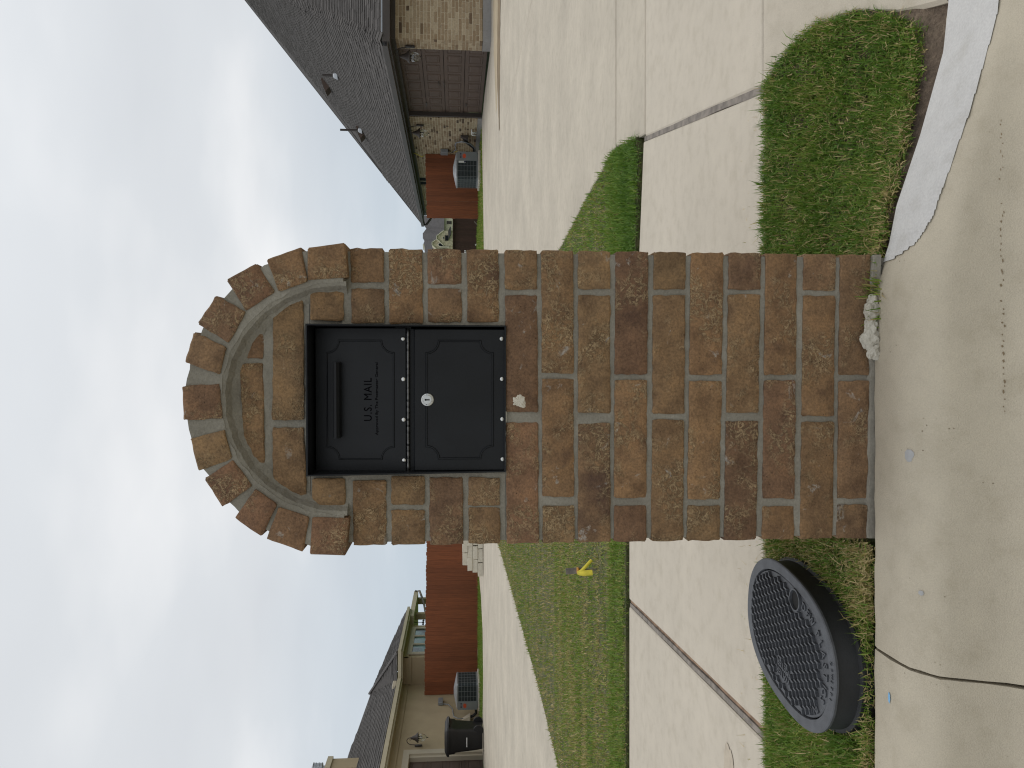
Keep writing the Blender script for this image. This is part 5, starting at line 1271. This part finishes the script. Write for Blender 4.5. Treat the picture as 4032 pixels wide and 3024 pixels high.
b = MB(); b.hexa([(7.72, 24.52, .52), (7.86, 24.52, .52), (7.86, 24.75, .52), (7.72, 24.75, .52), (7.84, 24.55, .76), (7.868, 24.55, .76), (7.868, 24.72, .76), (7.84, 24.72, .76)]); b.build('pipe_hood', M['bronze'], t)
t = thing('hose_outlet', 'two short white drain pipes at the foot of the brick wall', 'pipe', (7.85, 24.1, 0.35))
for yq in (23.98, 24.20): b = MB(); b.tube([(7.90, yq, 0.42), (7.80, yq, 0.42), (7.77, yq, 0.40), (7.77, yq, 0.27)], 0.022, 8); b.build('pipe', M['white'], t, smooth=True)
fence('short red stained picket fence joined to the right brick house behind the cooling unit', 7.86, 26.60, 5.70, 26.75, 0.14, 0.08, 1.82, 'cedar')
t = thing('cable_bundle', 'loose yellow cable on the brick wall above the right red fence corner', 'cable', (7.84, 26.5, 2.1)); b = MB(); b.tube([(7.86, 26.5, 2.36), (7.80, 26.5, 2.20), (7.74, 26.55, 2.05), (7.80, 26.5, 1.98)], 0.014, 6); b.build('cable', M['yellow'], t, smooth=True)

# ================================================================ LEFT HOUSE
HL = thing('stucco_house', 'tan stucco house on the left with grey hip roof, chimney and cream garage trim', 'house', (-10.8, 22.8, 0.12))
XL2 = -10.8; WH = 2.80
b = MB(); b.box(XL2 - .2, XL2, 22.83, 28.0, -0.1, WH); b.box(XL2 - .2, XL2, 13.0, 17.9, -0.1, WH); b.box(XL2 - .2, XL2, 17.9, 22.83, 2.25, WH)
b.box(XL2 + .0002, -9.82, 28.0, 28.2, -0.1, WH + .0); b.box(-10.0, -9.82, 28.2002, 31.7, -.1, WH); b.box(-14, -10.0002, 31.5, 31.7, -.1, WH); b.build('wall', M['tan'], HL)
b = MB(); b.box(XL2 - .1, XL2 + .025, 22.72, 22.98, .10, 2.44); b.box(XL2 - .1, XL2 + .025, 17.7, 22.7198, 2.26, 2.44); b.box(XL2 - .19, XL2 - .03, 22.60, 22.72, .10, 2.26); b.build('garage_trim', M['cream'], HL)
garage_door(HL, XL2 - 0.16, 17.9, 22.62, 0.13, 2.26, 1, 8)
b = MB(); b.box(-10.75, -9.78, 27.955, 27.998, 2.50, 2.80); b.box(-9.818, -9.775, 27.955, 31.7, 2.60, 2.80); b.box(XL2 + .001, XL2 + .045, 13, 27.95, 2.60, 2.80); b.build('frieze', M['tan'], HL)
# triple window
wf = MB(); ya, yb, za, zb = 28.35, 31.2, 1.30, 2.50; X = -9.80
wf.box(X, X + .04, ya - .14, yb + .14, zb, zb + .16); wf.box(X, X + .04, ya - .14, yb + .14, za - .14, za)
for k in range(4): 
    y = ya + (yb - ya) * k / 3; wf.box(X, X + .04, y - (.14 if k == 0 else .07), y + (.14 if k == 3 else .07), za, zb)
wo = wf.build('window', M['cream'], HL)
for k in range(3):
    y0, y1 = ya + (yb - ya) * k / 3 + .07, ya + (yb - ya) * (k + 1) / 3 - .07; b = MB(); b.box(X - .012, X - .004, y0, y1, za, zb); b.build('pane', M['winglass'], wo)
ZL, XLE = 2.97, -10.4; mL = 0.65
def onL(x, y):
    r = ray(x, y); t = (ZL + mL * XLE - HC) / (r.z + mL * r.x); return CAMP + r * t
k1 = Vector((XLE, 27.45, ZL)); k2 = Vector((-9.42, 27.45, ZL - .03)); apex = onL(1457, 2731)
S = [onL(*q) for q in ((1374, 2964), (1356, 3024))]; ridge = onL(1452, 2771)
main = [Vector((XLE, 13, ZL)), k1, apex, ridge] + S + [Vector((-14.6, 20, ZL + mL * 4.2)), Vector((-15.5, 13, ZL + mL * 5.1))]
e2 = Vector((-9.42, 32.6, ZL - .03)); nr = (apex - k2).cross(Vector((0, 1, 0))).normalized()
sr = [PN(1533, 2550, k2, nr), PN(1590, 2423, k2, nr)]
rgt = [k2, e2, sr[1], sr[0], apex]; frn = [k1, k2, apex]
b = MB()
for P in (main, rgt, frn): b.poly([tuple(p) for p in P])
bk = [apex, ridge] + S; b.poly([tuple(p + Vector((-.02, 0, -.02))) for p in [S[1], (Vector((-22, 30, 3.0))), Vector((-14, 40, 3.0)), apex, ridge, S[0]]])
b.poly([tuple(apex + Vector((0, 0, -.02))), tuple(sr[0] + Vector((0, 0, -.02))), tuple(sr[1] + Vector((0, 0, -.02))), (-14, 40, 3.0)])
rl = b.build('roof', M['shingle'], HL)
shingles([tuple(p) for p in main], (0, 1, 0), Vector((-1, 0, mL)), rl, 150, seed=21, near=Vector((-11, 26, 3)), maxd=9, tab=0.36)
vr = nr.cross(Vector((0, 1, 0))); vr = vr if vr.z > 0 else -vr; shingles([tuple(p) for p in rgt], (0, 1, 0), vr, rl, 75, seed=22, tab=0.36)
vf = (apex - (k1 + k2) / 2); nf_ = (k2 - k1).cross(apex - k1).normalized(); vf = nf_.cross(Vector((1, 0, 0))); vf = vf if vf.z > 0 else -vf; shingles([tuple(p) for p in frn], (1, 0, 0), vf, rl, 75, seed=23, tab=0.36)
b = MB(); b.tube([tuple(k2 + Vector((0, 0, .02))), tuple(apex + Vector((0, 0, .03)))], 0.05, 6); b.build('hip_cap', M['bronze'], rl)
b = MB(); b.box(XLE - .02, XLE + .02, 13, 27.43, ZL - .20, ZL - .01); b.box(XLE - .02, -9.40, 27.4302, 27.47, ZL - .21, ZL - .03); b.box(-9.44, -9.40, 27.4702, 32.6, ZL - .22, ZL - .035); b.build('fascia', M['fascia'], HL)
b = MB(); b.box(XLE + .0202, XLE + .12, 13, 27.33, ZL - .15, ZL - .035); b.box(XLE + .0202, -9.30, 27.33, 27.4298, ZL - .155, ZL - .04); b.box(-9.3998, -9.30, 27.43, 32.6, ZL - .16, ZL - .05); b.build('gutter', M['fascia'], HL)
b = MB(); b.box(XL2, XLE - .0202, 13, 28.0, ZL - .185, ZL - .17); b.box(XLE - .02, -9.4402, 27.4702, 28.2, ZL - .19, ZL - .175); b.box(-9.9, -9.4402, 28.2002, 32.6, ZL - .19, ZL - .175); b.build('soffit', M['tan'], HL)
p_ = onL(1558, 2674); b = MB(); b.bevbox(XLE - .12, XLE + .0, 26.9, 27.4, ZL - .03, ZL + .13, .02); b.build('eave_vent', M['cream'], HL)
# patio cover
b = MB(); A_ = PX(1605, 2473, -9.6); B_ = PX(1627, 2373, -9.6)
b.hexa([(-13, 31.8, 2.62), (-9.45, 31.8, 2.62), (-9.45, 35.6, 2.62), (-13, 35.6, 2.62), (-13, 31.8, 3.1), (-9.45, 31.8, 2.80), (-9.45, 35.6, 2.80), (-13, 35.6, 3.1)]); b.build('patio_roof', M['fascia'], HL)
for yq in (32.9, 35.2): b = MB(); b.box(-9.95, -9.70, yq, yq + .24, 0.1, 2.62); b.build('post', M['tan'], HL)
b = MB(); b.tube([(-9.40, 35.4, 2.75), (-9.40, 35.4, 2.55), (-9.6, 35.0, 2.42), (-9.75, 34.4, 2.30), (-9.75, 33.25, 2.22), (-9.75, 33.2, 0.2)], 0.05, 6); b.build('downspout', M['woodgrey'], HL)
t = thing('patio_light', 'small dark branching light hanging under the left patio cover', 'lamp', (-9.85, 32.2, 2.6)); b = MB(); b.tube([(-9.85, 32.2, 2.62), (-9.85, 32.2, 2.3)], .012, 6)
for a in (-.25, 0, .25): b.tube([(-9.85, 32.2, 2.32), (-9.85, 32.2 + a * .8, 2.22), (-9.85, 32.2 + a, 2.30)], .012, 6); b.lathe((-9.85, 32.2 + a, 2.24), [(.02, -.03), (.045, 0), (.02, .05)], 8)
b.build('fitting', M['bronze'], t)
# chimney
yc = 24.5; c0, c1_ = PY(1374, 2963, yc), PY(1278, 2966, yc); xr2 = -11.98
b = MB(); b.box(xr2 - 1.3, xr2, yc, yc + .62, 3.4, c1_.z - .06); ch = b.build('chimney', M['tan'], HL)
b = MB(); b.box(xr2 - 1.36, xr2 + .055, yc - .055, yc + .68, c1_.z - .17, c1_.z); b.hexa([(xr2 - 1.3, yc, c1_.z), (xr2, yc, c1_.z), (xr2, yc + .62, c1_.z), (xr2 - 1.3, yc + .62, c1_.z), (xr2 - .8, yc + .2, c1_.z + .12), (xr2 - .4, yc + .2, c1_.z + .12), (xr2 - .4, yc + .45, c1_.z + .12), (xr2 - .8, yc + .45, c1_.z + .12)]); b.build('chimney_crown', M['fascia'], ch)
cc = PY(1240, 3030, yc + .5); b = MB(); b.lathe((cc.x, yc + .5, c1_.z), [(.11, -.05), (.11, .14), (.20, .15), (.20, .18), (.185, .18), (.185, .24), (.20, .24), (.20, .28), (.185, .28), (.185, .34), (.20, .34), (.20, .38), (.185, .38), (.185, .42), (.22, .43), (.05, .50)], 16); smooth_by_angle(b.build('flue_cap', M['galv'], ch), 30)
sconce('dark wall lamp on the tan stucco wall beside the cream garage trim', XL2 + .012, 23.22, 2.02, 1, 1.0)
fence('long red stained picket fence beside the left stucco house', -10.78, 27.0, -2.6, 27.0, 0.17, 0.05, 1.83, 'cedar')
# grey disconnect and line cover on the stucco wall
t = thing('electric_disconnect', 'small grey box with hanging conduit on the stucco wall by the left red fence', 'electrical box', (-10.75, 26.3, 1.4))
b = MB(); b.bevbox(-10.79, -10.68, 26.1, 26.5, 1.34, 1.50, .01); b.build('box', M['ac_grey'], t)
b = MB(); b.tube([(-10.74, 26.1, 1.33), (-10.74, 26.05, 1.15), (-10.74, 25.7, 1.02), (-10.74, 25.1, .98), (-10.74, 24.95, .86), (-10.74, 24.9, .55)], .018, 6); b.build('conduit', M['ac_grey'], t, smooth=True)
t = thing('refrigerant_line', 'pale pipe hood and black pipes on the stucco wall behind the bin', 'pipe', (-10.75, 24.9, 0.6))
b = MB(); b.hexa([(-10.79, 24.8, .45), (-10.62, 24.8, .45), (-10.62, 25.05, .45), (-10.79, 25.05, .45), (-10.79, 24.85, .72), (-10.765, 24.85, .72), (-10.765, 25.0, .72), (-10.79, 25.0, .72)]); b.build('pipe_hood', M['cream'], t)
b = MB(); b.tube([(-10.70, 24.9, .48), (-10.66, 24.9, .36), (-10.55, 24.85, .26), (-10.40, 24.8, .27), (-10.30, 24.8, .36)], .045, 8); b.build('pipe', M['hose'], t, smooth=True)

# ---------------------------------------------------------------- wheeled bin
tb = thing('trash_bin', 'black wheeled bin with white bar standing by the left garage door', 'bin', (-10.05, 22.1, 0.13)); cx, cy, z0 = -10.02, 22.1, 0.13
def rrect(cx, cy, w, d, z, r=0.07, n=4):
    P = []
    for sx, sy, a0 in ((1, 1, 0), (-1, 1, 90), (-1, -1, 180), (1, -1, 270)):
        for k in range(n + 1): a = R(a0 + 90 * k / n); P.append((cx + sx * (w / 2 - r) + r * math.cos(a), cy + sy * (d / 2 - r) + r * math.sin(a), z))
    return P
b = loft([rrect(cx, cy, .56, .56, z0 + .03), rrect(cx, cy, .60, .62, z0 + .25), rrect(cx, cy, .66, .70, z0 + .78), rrect(cx, cy, .72, .74, z0 + .82), rrect(cx, cy, .74, .78, z0 + .97)]); smooth_by_angle(b.build('body', M['bin'], tb), 35)
b = loft([rrect(cx, cy, .80, .86, z0 + .965), rrect(cx, cy, .82, .88, z0 + .985), rrect(cx, cy, .80, .86, z0 + 1.03), rrect(cx, cy - .02, .62, .66, z0 + 1.09), rrect(cx, cy, .3, .3, z0 + 1.10)]); smooth_by_angle(b.build('lid', M['bin'], tb), 35)
for yq in (cy + .02,): b = MB(); b.tube([(cx + .39, cy - .22, z0 + .95), (cx + .46, cy - .22, z0 + .98), (cx + .46, cy + .22, z0 + .98), (cx + .39, cy + .22, z0 + .95)], .018, 8); b.build('handle', M['bin'], tb, smooth=True)
for yq in (cy - .30, cy + .26): 
    b = MB(); V = []
    for k in range(20):
        a = 2 * math.pi * k / 20; V += [(cx + .27 + .14 * math.cos(a), yq, z0 + .14 + .14 * math.sin(a))]
    b.prism(V, (0, .05, 0)); b.build('wheel', M['bin'], tb)
b = MB(); b.box(cx - .16, cx + .10, cy - .352, cy - .335, z0 + .46, z0 + .485); b.build('catch_bar', M['white'], tb)

# ---------------------------------------------------------------- limestone blocks before the left fence
def stone(label, c, w, d, h, rz, s):
    rr = random.Random(s); b = MB(); b.bevbox(-w / 2, w / 2, -d / 2, d / 2, 0, h, .012); b.v = [(x + rr.uniform(-.008, .008), y + rr.uniform(-.008, .008), z + (rr.uniform(-.006, .006) if z > .01 else 0)) for x, y, z in b.v]
    o = b.build('limestone_block', M['limestone'], None, local=True); o.location = c; o.rotation_euler = (0, 0, rz); tag(o, label, 'block', 'pale limestone blocks stacked before the left fence'); return o
tiers = [('bottom', 0, [(-5.33, 'left end'), (-4.93, 'middle'), (-4.53, 'right end')]), ('second', 1, [(-5.22, 'left end'), (-4.84, 'middle'), (-4.44, 'right end')]), ('third', 2, [(-5.16, 'left end'), (-4.80, 'middle'), (-4.46, 'right end')]), ('top', 3, [(-5.02, 'left end'), (-4.66, 'right end')])]
for nm, k, L_ in tiers:
    for i, (x, side_) in enumerate(L_):
        stone('pale limestone block at the %s of the %s tier of the small stack' % (side_, nm), (x, 22.35 + .02 * ((i + k) % 2), 0.134 + k * 0.146), 0.385 if nm != 'top' else .34, 0.26, 0.145, R((i * 7 + k * 5) % 5 - 2), 40 + k * 5 + i)
b = MB(); b.bar((-7.0, 26.9, 0.16), (-5.4, 26.9, 0.13), .03, .12); tag(b.build('kick_board', M['cedar']), 'low brown board lying along the foot of the long red fence', 'board')

# ================================================================ FAR THINGS
fence('dark brown distant picket fence running behind the grass beyond the right house', 11.5, 45.0, -3.0, 45.0, -0.42, -0.42, 1.50, 'darkfence', pw=0.15)
b = MB(); b.bar((11.5, 44.9, 1.07), (-3, 44.9, 1.07), 0.14, 0.04); cap = b.build('cap_rail', M['darkfence'])
cap.parent = [o for o in COL.objects if o.name.startswith('fence') and 'distant' in o.get('label', '')][0]; cap.matrix_parent_inverse = Matrix.Translation(-cap.parent.location)
FY = 120.0; sc6 = 6.32
def FP(x, y, Y=FY): return PY(1600 + x / sc6, 840 + y / sc6, Y)
HF = thing('stone_house', 'distant pale stone house with two gables above the dark fence', 'house', tuple(FP(1140, 640)))
def fpoly(name, pts, Y, depth, m, parent=HF):
    b = MB(); P = [tuple(FP(x, y, Y)) for x, y in pts]; b.prism(P, (0, depth, 0)); return b.build(name, m, parent)
b = MB(); rp_ = [FP(*q, FY + 9) for q in ((430, 60), (400, 250), (497, 380), (408, 500), (410, 620), (450, 690), (420, 770), (440, 850), (470, 1050))]; lo = [FP(945, y, FY + 1.2) for y in (60, 1050)]
base = [FP(945, q, FY + 1.2) for q in (60, 250, 380, 500, 620, 690, 770, 850, 1050)]
b.v = [tuple(p) for p in rp_ + base] + [(p.x, FY + 18, p.z - .4) for p in base]; b.f = [(i, i + 1, 10 + i, 9 + i) for i in range(8)] + [(i + 1, i, 18 + i, 19 + i) for i in range(8)]; b.build('roof', M['roof_far'], HF)
fpoly('wall', [(935, 60), (935, 1050), (1500, 1050), (1500, 60)], FY + 2, 10, M['cream_far'])
g1 = fpoly('gable_wall', [(752, 560), (752, 640), (925, 800), (1500, 820), (1500, 430), (925, 430)], FY + .6, 2, M['stone_far'])
g2 = fpoly('gable_wall', [(640, 725), (640, 790), (765, 905), (1500, 905), (1500, 640), (735, 655)], FY + 0.9, 2, M['stone_far'])
def fstrip(pts, w, Y, m, parent, name='trim'):
    b = MB(); P = [FP(x, y, Y) for x, y in pts]
    for a, c in zip(P[:-1], P[1:]): b.bar(a, c, w, .25, (0, 1, 0))
    b.build(name, m, parent)
fstrip([(925, 430), (755, 560), (752, 640), (925, 800)], .10, FY + .45, M['cream_far'], g1); fstrip([(730, 660), (640, 725), (640, 790), (770, 912)], .10, FY + .75, M['cream_far'], g2)
w_ = fpoly('window', [(955, 545), (955, 680), (1040, 680), (1040, 545)], FY + .5, .1, M['bronze'], g1); [fpoly('pane', [(975, a), (975, a + 52), (1030, a + 52), (1030, a)], FY + .45, .04, M['glass_d'], w_) for a in (557, 617)]
w_ = fpoly('window', [(905, 580), (885, 610), (905, 645), (935, 645), (935, 580)], FY + .5, .1, M['cream_far'], g1); fpoly('pane', [(912, 590), (898, 610), (912, 632), (930, 632), (930, 590)], FY + .45, .04, M['glass_d'], w_)
w_ = fpoly('archway', [(930, 730), (830, 725), (790, 745), (775, 775), (795, 815), (840, 850), (1070, 850), (1070, 730)], FY + .7, .1, M['cream_far'], g2); fpoly('opening', [(930, 745), (840, 738), (810, 755), (800, 780), (820, 810), (900, 818), (1060, 818), (1060, 745)], FY + .66, .04, M['glass_d'], w_)
for k in range(4): w_ = fpoly('window', [(780 + k * 57, 880), (780 + k * 57, 925), (828 + k * 57, 925), (828 + k * 57, 880)], FY + .5, .1, M['bronze']); fpoly('pane', [(785 + k * 57, 885), (785 + k * 57, 920), (820 + k * 57, 920), (820 + k * 57, 885)], FY + .45, .04, M['glass_d'], w_)
fpoly('window', [(1005, 190), (1005, 260), (1125, 260), (1125, 190)], FY + 1.9, .1, M['bronze'])
fpoly('porch_roof', [(1090, 330), (1040, 440), (1045, 660), (1110, 510), (1110, 330)], FY + .2, 1.0, M['roof_far'])
fstrip([(470, 835), (415, 840)], .9, FY + 8.8, M['cream_far'], HF, 'chimney')
# small litter by the far fence
pb = G(1883, 955, -.1); t = thing('plastic_pipe', 'short white plastic pipe leaning in the grass before the dark fence', 'pipe', tuple(pb)); b = MB(); a_, c_ = PY(1884, 960, 30.5), PY(1871, 965, 30.5); b.tube([a_, c_], .03, 8); b.build('pipe', M['white'], t)
t = thing('stick', 'thin bare stick standing in the grass before the dark fence', 'stick', tuple(PY(1886, 890, 30.8))); b = MB(); b.tube([PY(1886, 893, 30.8), PY(1880, 885, 30.8), PY(1867, 872, 30.8)], .015, 5); b.build('stick', M['woodgrey'], t)
t = thing('plastic_sheet', 'crumpled white plastic sheet in the grass seen just past the pillar', 'sheet', tuple(PY(1880, 996, 30)))
b = MB(); V = []; rr = random.Random(3)
for i in range(9):
    for j in range(6): q = PY(1829 + i * 6.4, 985 + j * 5 + 3 * math.sin(i), 30.0 + rr.uniform(-.25, .25)); V.append((q.x, q.y, max(q.z, gz(q.x, 30) + .01)))
b.add(V, [(i * 6 + j, i * 6 + j + 1, (i + 1) * 6 + j + 1, (i + 1) * 6 + j) for i in range(8) for j in range(5)]); o = b.build('sheet', M['white'], t, smooth=True); md = o.modifiers.new('t', 'SOLIDIFY'); md.thickness = .01
for o in COL.objects:                                                 # tints used by joined roof planes without a tone
    if o.type == 'MESH' and o.data.materials and o.data.materials[0] is not None and o.data.materials[0].name == 'asphalt_shingle' and 'tint' not in o.data.attributes:
        a = o.data.attributes.new('tint', 'FLOAT', 'POINT'); a.data.foreach_set('value', np.full(len(o.data.vertices), 0.3, np.float32))
